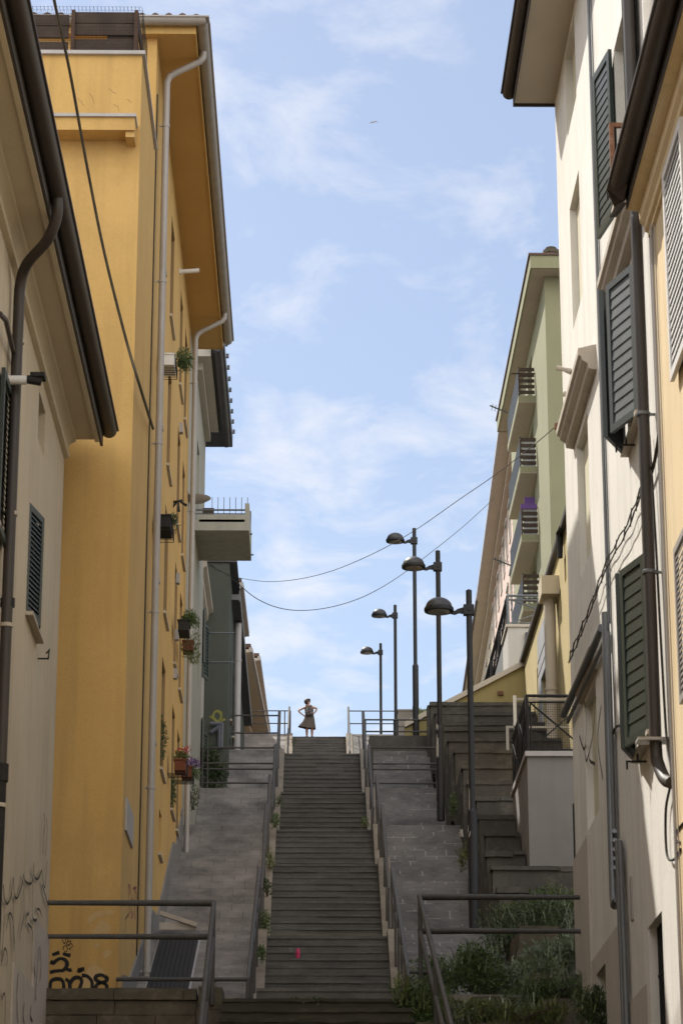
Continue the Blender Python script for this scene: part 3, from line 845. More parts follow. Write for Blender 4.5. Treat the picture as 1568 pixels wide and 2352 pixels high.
def stems(mb, base, rad, n, rng, h):
    base = Vector(base)
    for _ in range(n):
        a = base + Vector((rng.uniform(-1, 1) * rad * .3, rng.uniform(-1, 1) * rad * .3, 0))
        b = base + Vector((rng.uniform(-1, 1) * rad, rng.uniform(-1, 1) * rad, h * rng.uniform(.6, 1)))
        mb.tube([a, (a + b) / 2 + Vector((0, 0, h * .1)), b], [0.008, 0.006, 0.003], 4)
def bush(name, label, cat, loc, blobs, n, size, m, seed, group=None, nst=8):
    rng = random.Random(seed)
    t_ = thing(name, label, cat, loc, group)
    fo = MB(); tot = sum(b[1][0] * b[1][2] for b in blobs)
    for c, r_ in blobs:
        c = Vector(loc) + Vector(c)
        k = max(6, int(n * (0.7 if group else 1) * r_[0] * r_[2] / tot))
        # break each blob into clumps so that its outline is uneven
        for q in range(9):
            cc = c + Vector((rng.uniform(-.65, .65) * r_[0], rng.uniform(-.65, .65) * r_[1], rng.uniform(-.65, .7) * r_[2]))
            f_ = rng.uniform(.35, .62)
            leaves(fo, cc, (r_[0] * f_, r_[1] * f_, r_[2] * f_), k // 9, size * rng.uniform(.8, 1.2), rng)
    part(t_, 'foliage', fo, m)
    if group == 'overgrown bushes on the right foreground terraces':
        bl = MB()
        for c, r_ in blobs:
            for _ in range(int(170 * r_[0])):
                b0 = Vector(loc) + Vector(c) + Vector((rng.uniform(-.8, .8) * r_[0], rng.uniform(-.8, .8) * r_[1], rng.uniform(-.6, .3) * r_[2]))
                an = rng.uniform(0, 6.28); out_ = Vector((math.cos(an), math.sin(an), 0)); L = rng.uniform(.16, .42); sdv = Vector((-out_.y, out_.x, 0)) * rng.uniform(.006, .011)
                p1 = b0 + Vector((0, 0, L * .6)) + out_ * L * .25; p2 = b0 + Vector((0, 0, L * .75)) + out_ * L * .65
                k_ = len(bl.v); bl.v += [b0 - sdv, b0 + sdv, p1 + sdv, p1 - sdv, p2]; bl.f += [(k_, k_ + 1, k_ + 2, k_ + 3), (k_ + 3, k_ + 2, k_ + 4)]
        part(t_, 'blades', bl, M['leaf_yellow'] if seed % 2 else M['leaf_silver'])
    sm = MB(); stems(sm, loc, blobs[0][1][0] * .9, nst, rng, max(b[0][2] + b[1][2] * .5 for b in blobs))
    part(t_, 'stem', sm, M['wood'])
    return t_

# window plants on the yellow front
def box_planter(label, x, Y, z, wd, m, plants, seed, rack=False):
    t_ = thing('window_planter', label, 'planter', (x, Y, z), 'planters on the yellow building')
    b = MB(); b.box(x - 0.10, x + 0.10, Y - wd / 2, Y + wd / 2, z, z + 0.19); b.box(x - 0.115, x + 0.115, Y - wd / 2 - .015, Y + wd / 2 + .015, z + 0.19, z + 0.215)
    part(t_, 'box', b, m)
    if rack:
        r_ = MB()
        for q in range(6):
            yy = Y - wd / 2 + wd * q / 5
            r_.tube([(x + 0.13, yy, z + 0.1), (x + 0.13, yy, z - 0.06), (XY, yy, z - 0.06)], 0.006, 5)
        for zz in (z - 0.06, z + 0.02, z + 0.1): r_.tube([(x + 0.13, Y - wd / 2, zz), (x + 0.13, Y + wd / 2, zz)], 0.006, 5)
        part(t_, 'rack', r_, M['black_metal'])
    rng = random.Random(seed)
    for (nm, mm, c, r_, n, s_) in plants:
        f = MB()
        for q in range(5):
            cc = Vector((x, Y, z)) + Vector(c) + Vector((rng.uniform(-.5, .5) * r_[0], rng.uniform(-.5, .5) * r_[1], rng.uniform(-.5, .5) * r_[2]))
            leaves(f, cc, (r_[0] * .55, r_[1] * .55, r_[2] * .55), n // 5, s_, rng)
        part(t_, nm, f, mm)
    return t_
box_planter('white window box in a wire rack with trailing bright leaves, topmost', -2.50, 42.4, HZ(840, 42.4) - 0.1, 0.55, M['white_paint'], [('foliage', M['leaf'], (0.2, 0.05, 0.2), (0.19, 0.22, 0.2), 520, 0.05)], 1, True)
box_planter('black window box with dry stalks beside the downpipe', -2.50, 42.3, HZ(1225, 42.3), 0.7, M['black_metal'], [('foliage', M['leaf_dark'], (0.1, 0.1, 0.24), (0.10, 0.25, 0.10), 160, 0.05)], 2, True)
box_planter('black window box with a rounded green bush by the far downpipe', -2.48, 48.8, HZ(1458, 48.8), 0.6, M['black_metal'], [('foliage', M['leaf'], (0.12, 0.0, 0.30), (0.20, 0.3, 0.17), 620, 0.045)], 3)
box_planter('window box hidden under a drooping mossy plant', -2.48, 50.6, HZ(1500, 50.6), 0.36, M['terracotta'], [('foliage', M['leaf_yellow'], (0.04, 0, 0.06), (0.19, 0.26, 0.33), 700, 0.04)], 4)
box_planter('terracotta window box of red geraniums', -2.47, 48.2, HZ(1775, 48.2), 0.42, M['terracotta'], [('foliage', M['leaf_yellow'], (0.03, 0, 0.28), (0.16, 0.24, 0.09), 260, 0.045), ('flowers', M['petal_red'], (0.06, 0, 0.40), (0.15, 0.20, 0.08), 70, 0.045)], 5, True)
box_planter('terracotta window box of purple petunias', -2.46, 50.6, HZ(1790, 50.6), 0.40, M['terracotta'], [('foliage', M['leaf'], (0.1, 0, 0.12), (0.18, 0.24, 0.16), 300, 0.045), ('flowers', M['petal_purple'], (0.1, 0, 0.26), (0.2, 0.26, 0.12), 170, 0.05)], 6, True)
for (lab, x_, y0_, y1_, Yb, sd_) in (('dark ivy climbing the fourth row window of the yellow front', 378, 1645, 1755, 46.2, 11), ('dark ivy climbing the lowest window of the yellow front', 401, 1785, 1855, 49.8, 12)):
    za, zb_ = HZ(y1_, Yb), HZ(y0_, Yb)
    f = MB(); rng = random.Random(sd_)
    leaves(f, (XY - 0.02, Yb, (za + zb_) / 2), (0.07, 0.4, (zb_ - za) / 2), 420, 0.045, rng, 0.8)
    solo('ivy', lab, 'plant', f, M['leaf_dark'], (XY, Yb, za))

# ------------------------------------------------------------------ NEAR LEFT CREAM BUILDING
XL = -3.63
lb = thing('cream_house', 'near cream plastered house with dark brown gutter at the left edge', 'building', (-6, 25, 0))
zs1 = 12.78
LH = [(32.6, 33.45, 11.55, 12.2), (32.0, 33.35, 8.98, 10.45), (27.0, 28.3, 9.0, 10.85), (23.5, 24.8, 9.0, 10.85), (29.8, 31.0, 3.4, 5.2)]
mb = MB(); facade(mb, XL, 1, 8, 36.2, -1.6, zs1 + 0.3, LH[:4], 0.22, 8)
part(lb, 'wall', mb, M['cream'])
for h in LH[:1]:
    window(lb, XL, 1, h, 0.2, M['cream_trim'], M['pane_dark'], 0.05, 0)
for h in LH[1:4]:
    window(lb, XL, 1, h, 0.2, M['shutter_dark'], M['glass'], 0.05, 1, M['stone_sill'], 0.1)
cr = MB()   # cornice profile swept along the street
prof = [(XL, zs1 - 0.30), (XL + 0.07, zs1 - 0.29), (XL + 0.075, zs1 - 0.23), (XL + 0.04, zs1 - 0.22)]
for k in range(7):
    a = k / 6 * math.pi / 2
    prof.append((XL + 0.04 + 0.12 * (1 - math.cos(a)), zs1 - 0.21 + 0.17 * math.sin(a)))
prof += [(XL + 0.17, zs1), (XL + 0.44, zs1), (XL + 0.44, zs1 - 0.04), (XL + 0.50, zs1 - 0.04), (XL + 0.50, zs1 + 0.25), (XL, zs1 + 0.25)]
cr.prism([(a + 0.002, 8.05, b) for a, b in prof], (0, 28.12, 0))
part(lb, 'cornice', cr, M['cream_trim'], True)
ng = MB(); gutter_y(ng, XL + 0.62, 8, 36.45, zs1 + 0.24, 0.115)
ng.box(XL + 0.50, XL + 0.54, 8, 36.4, zs1 - 0.02, zs1 + 0.27)
ng.box(XL + 0.69, XL + 0.76, 8, 36.5, zs1 + 0.245, zs1 + 0.275)
go_ = part(lb, 'gutter', ng, M['brown_metal'], True)
lr = MB(); lr.poly([(XL + 0.55, 8, zs1 + 0.29), (XL + 0.55, 36.5, zs1 + 0.29), (-7.5, 36.5, zs1 + 1.9), (-7.5, 8, zs1 + 1.9)])
part(lb, 'roof', lr, M['tile'])
dp = MB()
dp.tube(spline([Vector(p) for p in [(XL + 0.62, 28.1, zs1 + .16), (XL + 0.62, 28.15, zs1 - .06), (XL + 0.5, 28.35, zs1 - .28), (XL + 0.22, 28.85, zs1 - .36), (XL + 0.12, 29.05, zs1 - .55), (XL + 0.11, 29.08, zs1 - .9)]], 5) + [Vector((XL + 0.11, 29.15, 6.2))], 0.066, 14)
do_ = part(lb, 'downpipe', dp, M['brown_metal'], True)
dp = MB(); dp.tube([(XL + 0.11, 29.15, 6.3), (XL + 0.11, 29.15, -1)], 0.072, 14); dp.tube([(XL + 0.11, 29.15, 6.2), (XL + 0.11, 29.15, 6.4)], 0.09, 14); dp.tube([(XL + 0.11, 29.15, 8.25), (XL + 0.11, 29.15, 8.35)], 0.085, 14)
part(do_, 'lower_pipe', dp, M['black_metal'], True)
for z in (11.5, 9.35, 8.0, 5.9, 4.2):
    b = MB(); b.lathe([(.078, z), (.080, z + .005), (.080, z + .04), (.078, z + .045)], (XL + 0.11, 29.13, 0), 14); b.box(XL, XL + 0.1, 29.11, 29.15, z + .01, z + .035)
    part(do_, 'pipe_bracket', b, M['ivory_trim'])
leaf(lb, (XL + 0.05, 28.35), (XL + 0.05, 29.3), 8.98, 10.9, M['shutter_dark'], nsl=24, louver=True, slat_m=M['shutter'])
leaf(lb, (XL + 0.05, 26.95), (XL + 0.05, 26.2), 8.98, 10.9, M['shutter_dark'], nsl=24, louver=True)
leaf(lb, (XL - 0.02, 32.0), (XL + 0.10, 32.68), 8.98, 10.45, M['shutter_dark'], nsl=20, louver=True)
leaf(lb, (XL - 0.02, 33.36), (XL + 0.10, 32.69), 8.98, 10.45, M['shutter_dark'], nsl=20, louver=True)
hk = MB(); hk.tube([(XL, 33.6, 8.8), (XL + 0.14, 33.6, 8.8), (XL + 0.15, 33.6, 8.92), (XL + 0.11, 33.6, 8.87)], 0.012, 6)
part(lb, 'shutter_hook', hk, M['black_metal'])
lp = MB(); lp.tube([(XL, 28.9, 10.95), (XL + 0.26, 28.9, 10.95)], 0.055, 10)
lo_ = part(lb, 'wall_light', lp, M['white_paint'], True)
lp = MB(); lp.tube([(XL + 0.26, 28.9, 10.96), (XL + 0.42, 28.95, 10.96)], [0.05, 0.06], 10); lp.box(XL + 0.30, XL + 0.47, 28.86, 29.06, 10.99, 11.04)
part(lo_, 'lamp_head', lp, M['black_metal'])
lp = MB(); lp.tube([PX(0, 720, XL + 0.12), PX(14, 735, XL + 0.12), PX(40, 845, XL + 0.05)], 0.03, 8)
part(lb, 'cable_conduit', lp, M['brown_metal'])
pl = MB(); pl.box(XL, XL + 0.025, 34.3, 36.19, 1, 5.5); pl.box(XL, XL + 0.025, 32.0, 34.29, 1, 4.58); pl.box(XL, XL + 0.025, 10, 31.99, -1.6, 3.6)
part(lb, 'plinth', pl, M['plinth'])
gr = MB()
def sl(pts, wd, off=0.0, zoom=2.24, y0=2560):
    gr.ribbon([PX(a / zoom / 1.27551, (y0 + b / zoom) / 1.27551, XL + off) for a, b in pts], wd, (1, 0, 0))
z3 = 1497 / 700
for pts in ([(22, 1480), (28, 1560), (45, 1600), (70, 1545), (84, 1435)], [(84, 1430), (90, 1540), (110, 1560), (140, 1470), (148, 1410)], [(148, 1415), (160, 1460), (200, 1465), (212, 1340)],
            [(212, 1345), (214, 1420), (236, 1445), (262, 1390)], [(262, 1385), (270, 1460), (282, 1490), (296, 1330)], [(276, 1030), (282, 1100), (270, 1180), (268, 1290)], [(292, 1060), (296, 1150), (286, 1300)],
            [(20, 1480), (26, 1640), (20, 1800), (8, 1960)], [(40, 1760), (58, 1660), (80, 1700), (92, 1850)], [(205, 1480), (204, 1680), (230, 1700)], [(265, 1480), (300, 1600), (306, 1560)],
            [(84, 1560), (82, 1760), (90, 1900)], [(148, 1500), (150, 1660), (128, 1780), (128, 1830)], [(160, 1720), (168, 1670), (180, 1660)], [(232, 1630), (250, 1640), (260, 1680)], [(172, 1720), (200, 1760), (206, 1840)],
            [(6, 1990), (30, 1880), (46, 1930), (40, 1990)], [(220, 1720), (212, 1900), (220, 2060)], [(10, 2200), (28, 2160), (34, 2260), (30, 2350)]):
    sl(pts, 0.036, 0.03, z3, 1900)
for pts in ([(205, 870), (200, 930), (214, 968)], [(255, 480), (246, 640), (235, 760), (238, 830)], [(262, 470), (270, 600), (262, 700)], [(160, 850), (152, 920), (160, 985)], [(120, 650), (112, 800), (118, 980)]):
    sl(pts, 0.035, 0.03)
part(lb, 'graffiti', gr, M['ink_grey'])

# ------------------------------------------------------------------ NEAR RIGHT IVORY BUILDING
XR = 3.73
rb = thing('ivory_house', 'tall ivory house with dark green shutters and brown downpipe right of the stairs', 'building', (7, 31, 0))
zsr = 18.6
far = [(33.75, 35.1, 17.15, 18.45), (33.75, 35.1, 14.1, 16.0), (33.6, 35.1, 10.35, 12.3), (33.6, 35.1, 6.8, 8.55)]
wins = [(27.75, 29.35, 13.35, 15.55), (27.85, 29.3, 10.2, 12.0), (27.85, 29.3, 6.5, 8.5)]
barred = (27.9, 29.1, 2.2, 4.55); door = (33.2, 34.3, 2.0, 4.75)
mb = MB(); facade(mb, XR, -1, 26.6, 36.8, -1.6, zsr + 0.3, wins + [barred, door], 0.28, 9)
# blind recesses are shallow: cut and re-backed
mb2 = MB(); facade(mb2, XR, -1, 26.6, 36.8, -1.6, zsr + 0.3, wins + [barred, door] + far, 0.28, 9)
part(rb, 'wall', mb2, M['ivory'])
for h in far:
    q = MB(); q.box(XR + 0.10, XR + 0.27, h[0] - .02, h[1] + .02, h[2] - .02, h[3] + .02); part(rb, 'blind_window', q, M['recess'])
for h in wins: window(rb, XR, -1, h, 0.22, M['shutter_grey'], M['glass'], 0.07, 1, M['stone_sill'], 0.10)
bo = window(rb, XR, -1, barred, 0.26, M['shutter_dark'], M['pane_dark'], 0.06, 0)
q = MB()
for k in range(9):
    yy = barred[0] + 0.08 + k * 0.13; q.tube([(XR + 0.1, yy, barred[2]), (XR + 0.1, yy, barred[3])], 0.011, 6)
for z in (2.6, 3.3, 4.0): q.box(XR + 0.09, XR + 0.11, barred[0], barred[1], z, z + .03)
part(bo, 'bars', q, M['black_metal'])
q = MB(); q.box(XR + 0.24, XR + 0.27, door[0], door[1], door[2], door[3]); part(rb, 'door', q, M['pane_dark'])
def hood(y0, y1, z0, pr, nm='window_hood'):
    q = MB()
    prof = [(0, 0), (-pr * .45, .02), (-pr * .5, .09), (-pr * .8, .14), (-pr * .85, .19), (-pr, .21), (-pr, .30), (0, .36)]
    q.prism([(XR + a - .001, y0, z0 + b) for a, b in prof], (0, y1 - y0, 0))
    return part(rb, nm, q, M['ivory_trim'])
hood(32.3, 35.5, 12.42, 0.24); hood(26.75, 29.9, 12.35, 0.24)
hood(33.3, 35.3, 8.6, 0.12)
for (x_, y_, L_) in ((1292, 846, .2), (1296, 906, .12)):
    f_ = MB(); p = PX(x_, y_, XR - .12)
    f_.tube([(XR, p.y, p.z - .05), (XR - L_ * .6, p.y + .03, p.z), (XR - L_, p.y + .06, p.z + .03)], [0.05, 0.03, 0.045], 8)
    part(rb, 'wall_bracket', f_, M['ivory_trim'])
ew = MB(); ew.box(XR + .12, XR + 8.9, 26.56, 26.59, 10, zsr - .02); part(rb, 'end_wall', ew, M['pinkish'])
# roof eave
ev = MB(); ev.box(3.10, XR + 9, 26.6, 36.85, zsr, zsr + 0.12); part(rb, 'soffit', ev, M['soffit'])
ev = MB(); gutter_y(ev, 3.03, 26.6, 36.92, zsr + 0.2, 0.10); ev.box(3.085, 3.10, 26.6, 36.9, zsr - .04, zsr + .22); ev.box(2.90, 2.96, 26.6, 36.95, zsr + 0.21, zsr + 0.235)
ev.box(3.1, 12, 36.86, 36.9, zsr - 0.04, zsr + 0.22)
part(rb, 'gutter', ev, M['brown_metal'], True)
ev = MB(); ev.poly([(3.0, 26.6, zsr + .26), (3.0, 36.95, zsr + .26), (8, 36.95, zsr + 2.2), (8, 26.6, zsr + 2.2)]); part(rb, 'roof', ev, M['tile'])
# shutters swung out from the wall
def pair(h, open_, m, far_open=None, sm=None):
    za, zb_ = h[2] - 0.02, h[3] + 0.02
    L = (h[1] - h[0]) / 2 - 0.01
    a1 = R(open_); a2 = R(far_open if far_open is not None else open_)
    leaf(rb, (XR - 0.05, h[0]), (XR - 0.05 - L * math.sin(a1), h[0] + L * math.cos(a1)), za, zb_, m, nsl=13, fw=0.085, slat_m=sm)
    leaf(rb, (XR - 0.05, h[1]), (XR - 0.05 - L * math.sin(a2), h[1] - L * math.cos(a2)), za, zb_, m, nsl=17, fw=0.10)
pair(wins[0], 171, M['shutter'], 171)
pair(wins[1], 19, M['shutter_grey'], 24, M['slat_grey'])
pair(wins[2], 15, M['shutter'], 18)
for z in (10.1, 6.35, 13.3):
    q = MB(); q.tube([(XR, 28.7, z), (XR - 0.22, 28.7, z), (XR - 0.22, 28.7, z - 0.09)], 0.013, 6); q.tube([(XR - 0.1, 28.7, z), (XR - 0.1, 28.7, z + 0.09)], 0.012, 6)
    part(rb, 'shutter_hook', q, M['black_metal'])
bp_ = MB(); bp_.tube(spline([Vector((3.6, 26.9, 19.5)), Vector((3.6, 26.9, 13)), Vector((3.6, 26.9, 7)), Vector((3.6, 26.9, 6.1)), Vector((3.61, 26.82, 5.9)), Vector((3.64, 26.6, 5.7)), Vector((3.68, 26.4, 5.62))], 4), 0.066, 14)
bo = part(rb, 'downpipe', bp_, M['brown_metal'], True)
for z in (16.4, 13.4, 9.8, 8.0):
    q = MB(); q.lathe([(.074, z), (.08, z + .005), (.08, z + .035), (.074, z + .04)], (3.6, 26.9, 0), 14); q.box(3.6, XR, 26.88, 26.92, z + .01, z + .03)
    part(bo, 'pipe_bracket', q, M['steel'])
q = MB(); q.box(3.40, XR, 26.78, 27.02, 6.16, 6.19); part(bo, 'bracket_plate', q, M['grey_metal'])
cd = MB(); cd.tube([(3.70, 31.65, 18.5), (3.70, 31.6, 8.75)], 0.022, 8); cd.tube([(3.71, 31.42, 18.5), (3.71, 31.4, 6)], 0.010, 6); part(rb, 'conduit', cd, M['steel'])
cd = MB(); cd.tube([(3.66, 31.62, 8.9), (3.66, 31.7, 5.35), (3.66, 31.6, 5.22), (3.66, 31.35, 5.25)], 0.05, 10)
cd.tube([(3.67, 31.45, 8.6), (3.67, 31.5, 5.6)], 0.028, 8); part(rb, 'service_pipe', cd, M['steel'], True)
cd = MB()
for k, (dy, r_) in enumerate(((0, .045), (-.13, .03), (-.22, .03))):
    cd.tube([(3.66, 31.05 + dy, 5.9 - k * .03), (3.66, 30.95 + dy, 3.6), (3.66, 30.8 + dy, 3.3), (3.66, 30.8 + dy, 0)], r_, 8)
for k in range(5): cd.tube([(3.66, 31.3, 5.5 + k * .11), (3.62, 31.05, 5.58 + k * .11)], 0.03, 8)
part(rb, 'service_pipe', cd, M['steel'], True)
cd = MB(); a = P(1312, 1600, 36.4); b = P(1388, 1437, 31.6)
cd.tube([(3.62, 36.9, 8.85), (3.62, 31.7, 8.72)], 0.055, 10); cd.tube([(3.66, 36.7, 8.70), (3.66, 31.75, 8.58)], 0.03, 8); part(rb, 'gas_pipe', cd, M['steel'], True)
pl = MB(); pl.box(XR - .04, XR, 34.85, 36.82, -1, 6.7); pl.box(XR - .03, XR, 31.75, 33.2, -1, 5.0); pl.box(XR - .03, XR, 34.3, 34.84, -1, 5.0); pl.box(XR - .03, XR, 33.2, 34.3, 4.75, 5.0); pl.box(XR - .03, XR, 29.15, 31.74, -1, 3.95)
part(rb, 'plinth', pl, M['plinth'])
vg = MB(); q = PX(1452, 2075, XR); vg.box(XR - .02, XR, q.y - .05, q.y + .1, 4.85, 5.35); part(rb, 'vent_grille', vg, M['grey_metal'])
# looped twin cables with ties across the facade
tw = MB(); base = [Vector(PX(x, y, XR - 0.06)) for x, y in ((1472, 1130), (1440, 1212), (1392, 1300), (1362, 1382), (1330, 1462), (1308, 1512))]
pts = spline(base, 8)
up = [p + Vector((0, 0, 0.06 + 0.025 * math.sin(i * 1.3))) for i, p in enumerate(pts)]; dn = [p + Vector((-0.02, 0, -0.05 - 0.03 * abs(math.sin(i * .8)))) for i, p in enumerate(pts)]
tw.tube(up, 0.010, 6); tw.tube(dn, 0.010, 6)
for i in range(0, len(pts), 3): tw.tube([up[i] + Vector((0, 0, .03)), dn[i] - Vector((0, 0, .03))], 0.009, 5)
part(rb, 'facade_cable', tw, M['cable'])
tw = MB()
tw.tube(spline([Vector(PX(x, y, XR - 0.04)) for x, y in ((1490, 1000), (1505, 1250), (1518, 1500), (1530, 1700), (1541, 1780), (1528, 1860), (1530, 1960), (1545, 1975), (1562, 1950))], 6), 0.014, 6)
part(rb, 'facade_cable', tw, M['cable']); tw = MB()
tw.tube(spline([Vector(PX(x, y, XR - 0.05)) for x, y in ((1512, 1000), (1502, 1060), (1490, 1100), (1474, 1130))], 6), 0.02, 6)
part(rb, 'facade_cable', tw, M['cable']); tw = MB()
tw.tube(spline([Vector(PX(x, y, XR - 0.04)) for x, y in ((1405, 1690), (1412, 1672), (1425, 1668), (1438, 1690), (1445, 1712))], 6), 0.016, 6)
part(rb, 'facade_cable', tw, M['cable']); tw = MB()
tw.tube(spline([Vector(PX(x, y, XR - 0.04)) for x, y in ((1568, 1890), (1556, 1905), (1549, 1925), (1560, 1935))], 6), 0.012, 6)
part(rb, 'facade_cable', tw, M['cable'])
gr = MB()
for pts in ([(1335, 1590), (1346, 1640), (1342, 1720), (1330, 1690)], [(1368, 1600), (1362, 1680), (1352, 1740), (1366, 1755)], [(1380, 1620), (1372, 1700), (1384, 1790)], [(1342, 1725), (1346, 1748), (1352, 1730)]):
    gr.ribbon([PX(x, y, XR) for x, y in pts], 0.045, (-1, 0, 0))
part(rb, 'graffiti', gr, M['ink_grey'])
ins = MB(); q = P(1283, 972, 36.75); ins.tube([(XR, 36.85, q.z + .08), (q.x, 36.9, q.z + .06)], 0.015, 6); ins.lathe([(0.02, 0), (0.06, .02), (0.06, .10), (0.02, .12)], (q.x, 36.9, q.z - .06), 10)
part(rb, 'insulator', ins, M['rust'])

# ------------------------------------------------------------------ NEAREST RIGHT BUFF BUILDING
r2 = thing('buff_house', 'nearest buff yellow house with white and grey louvred shutters at the right edge', 'building', (7, 18, 0))
X2 = 3.70; z2 = 12.05
mb = MB(); facade(mb, X2, -1, 6, 26.4, -1.6, z2 + 0.3, [(22.3, 23.5, 9.5, 11.3), (22.4, 23.6, 6.1, 7.7)], 0.25, 9)
part(r2, 'wall', mb, M['buff'])
for h in ((22.3, 23.5, 9.5, 11.3), (22.4, 23.6, 6.1, 7.7)): window(r2, X2, -1, h, 0.22, M['white_paint'], M['glass'], 0.07, 1, M['stone_sill'], 0.1)
q = MB(); prof = [(0, -.34), (-.035, -.33), (-.035, -.28), (-.07, -.26), (-.08, -.20), (-.12, -.16), (-.13, -.02), (-.26, 0), (-.26, .14), (0, .14)]
q.prism([(X2 + a - .001, 6.02, z2 + b) for a, b in prof], (0, 20.42, 0)); part(r2, 'cornice', q, M['buff'])
q = MB(); gutter_y(q, X2 - 0.36, 6, 26.42, z2 + .2, .105); q.box(X2 - .27, X2 - .255, 6, 26.4, z2 - .01, z2 + .24); q.box(X2 - .49, X2 - .43, 6, 26.3, z2 + .2, z2 + .225)
part(r2, 'gutter', q, M['brown_metal'], True)
q = MB()   # crumpled end of the gutter
pa = [(X2 - .47, 26.0, z2 + .22), (X2 - .50, 26.25, z2 + .16), (X2 - .40, 26.42, z2 + .02), (X2 - .44, 26.6, z2 - .02), (X2 - .34, 26.75, z2 + .05)]
pb_ = [(X2 - .30, 26.0, z2 + .10), (X2 - .32, 26.25, z2 + .02), (X2 - .27, 26.42, z2 + .12), (X2 - .28, 26.6, z2 + .16), (X2 - .22, 26.75, z2 + .22)]
for i in range(4): q.prism([pa[i], pb_[i], pb_[i + 1]], (0.006, 0, 0.006)); q.prism([pa[i], pb_[i + 1], pa[i + 1]], (0.006, 0, 0.006))
part(r2, 'bent_gutter_end', q, M['brown_metal'])
q = MB(); xa, xb = 3.28, 3.52; za, zb_ = 12.2, 13.12
q.box(xa, xa + .05, 26.45, 26.5, za, zb_); q.box(xa + .05, xb, 26.451, 26.499, zb_ - .05, zb_ - .001); q.box(xa + .05, xb, 26.451, 26.499, za + .001, za + .05); q.box(xb, xb + .04, 26.45, 26.49, za, za + .3)
part(r2, 'gutter_bracket', q, M['rust'])
q = MB(); q.poly([(X2 - .3, 6, z2 + .27), (X2 - .3, 26.4, z2 + .27), (8, 26.4, z2 + 2), (8, 6, z2 + 2)]); part(r2, 'roof', q, M['tile'])
leaf(r2, (X2 - .06, 23.55), (X2 - .06, 24.92), 9.45, 11.75, M['white_paint'], nsl=24, louver=True, fw=0.09, gap=.62)
q = MB(); q.box(X2 - .035, X2 - .03, 23.6, 24.85, 9.5, 11.7); part(r2, 'dark_backing', q, M['shutter_dark'])  # dark sheet added behind the white slats so their gaps read dark
leaf(r2, (X2 - .06, 23.7), (X2 - .06, 25.2), 6.15, 7.75, M['grey_metal'], nsl=24, louver=True, fw=0.07, gap=.6)
q = MB(); q.tube([(X2 - .03, 26.2, 11.9), (X2 - .03, 26.2, 3)], 0.018, 6); q.tube([(X2 - .02, 26.05, 11.9), (X2 - .02, 26.05, 3)], 0.008, 5)
part(r2, 'conduit', q, M['grey_metal'])

# ------------------------------------------------------------------ street lamps
HL = 5.95
lamp0 = thing('street_lamp', '', 'street lamp', (0, 0, 0), 'street lamps beside the stairs')
q = MB(); q.tube([(0, 0, 0), (0, 0, 2.0)], 0.083, 20); q.tube([(0, 0, 2.0), (0, 0, 2.05)], [0.083, 0.055], 20); q.box(-.09, -.07, -.07, .07, .45, .85)
part(lamp0, 'base_pole', q, M['lamp'], True)
q = MB(); q.tube([(0, 0, 2.04), (0, 0, HL)], 0.053, 18); q.tube([(0, 0, HL), (0, 0, HL + .02)], [0.05, 0.02], 18)
part(lamp0, 'pole', q, M['lamp'], True)
q = MB(); zc_ = HL - 0.36
q.box(-.10, .085, -.075, .075, zc_ - .09, zc_ + .09); q.tube([(0, -.09, zc_), (0, -.07, zc_)], .03, 10)
q.prism([(-.10, -.02, zc_ - .07), (-.10, -.02, zc_ + .05), (-.20, -.02, zc_ + .02), (-.26, -.02, zc_ - .02), (-.32, -.02, zc_ - .0), (-.32, -.02, zc_ - .07), (-.25, -.02, zc_ - .085), (-.18, -.02, zc_ - .055)], (0, .04, 0))
part(lamp0, 'arm', q, M['lamp'])
hc = (-.53, 0, zc_)
q = MB(); q.lathe([(.255, -.03), (.262, 0), (.258, .035), (.236, .045)], hc, 32); 
ho = part(lamp0, 'lamp_rim', q, M['lamp'], True)
q = MB(); q.lathe([(.236 * math.cos(a * math.pi / 18), .043 + .185 * math.sin(a * math.pi / 18)) for a in range(0, 10)][:9] + [(.02, .229)], hc, 32)
part(lamp0, 'lamp_shade', q, M['lamp_cap'], True)
q = MB(); q.lathe([(.19, -.032), (.17, -.052), (.10, -.068), (.02, -.072)][::-1] + [(.19, -.028)], hc, 32)
part(lamp0, 'lens', q, M['lens'], True)
LAMPS = [(1088, 2133, 44.3, 'nearest and largest street lamp, its pole rising in front of the stepped concrete planter'),
         (1012, 1885, 54.6, 'second nearest street lamp with pasted paper remnants on its pole'),
         (955, 1693, 69.7, 'tallest standing street lamp in the photo, with white streaked dome, on the upper terrace'),
         (909.5, 1792, 84.3, 'smaller street lamp beyond the top landing, second from the left'),
         (875, 1760, 98.6, 'farthest and smallest street lamp, leftmost against the sky')]
for i, (x, y, Y, lab) in enumerate(LAMPS):
    o = lamp0 if i == 0 else copy_tree(lamp0)
    p = P(x, y, Y)
    o.location = p
    if i == 4: o.location.z = P(875, 1478, Y).z - HL
    o['label'] = lab; o['group'] = 'street lamps beside the stairs'
    ROOTLOC[o.name] = Vector(o.location)
    lamps_last = o
    if i == 1: lamp_b = o
for (z, h, r_, dy) in ((1.95, .12, .087, 0), (1.35, .5, .086, 0),):
    q = MB(); c0 = Vector(lamp_b.location)
    for k in range(5):
        a = R(200 + k * 9)
        q.obox(c0 + Vector((math.cos(a) * r_, math.sin(a) * r_, z + .03 * (k % 2))), (math.cos(a + 1.57) * .014, math.sin(a + 1.57) * .014, 0), (math.cos(a) * .003, math.sin(a) * .003, 0), (0, 0, h * (.7 + .3 * ((k * 7) % 3) / 2)))
    part(lamp_b, 'paper_remnant', q, M['paper'])
c0 = Vector(lamp0.location)
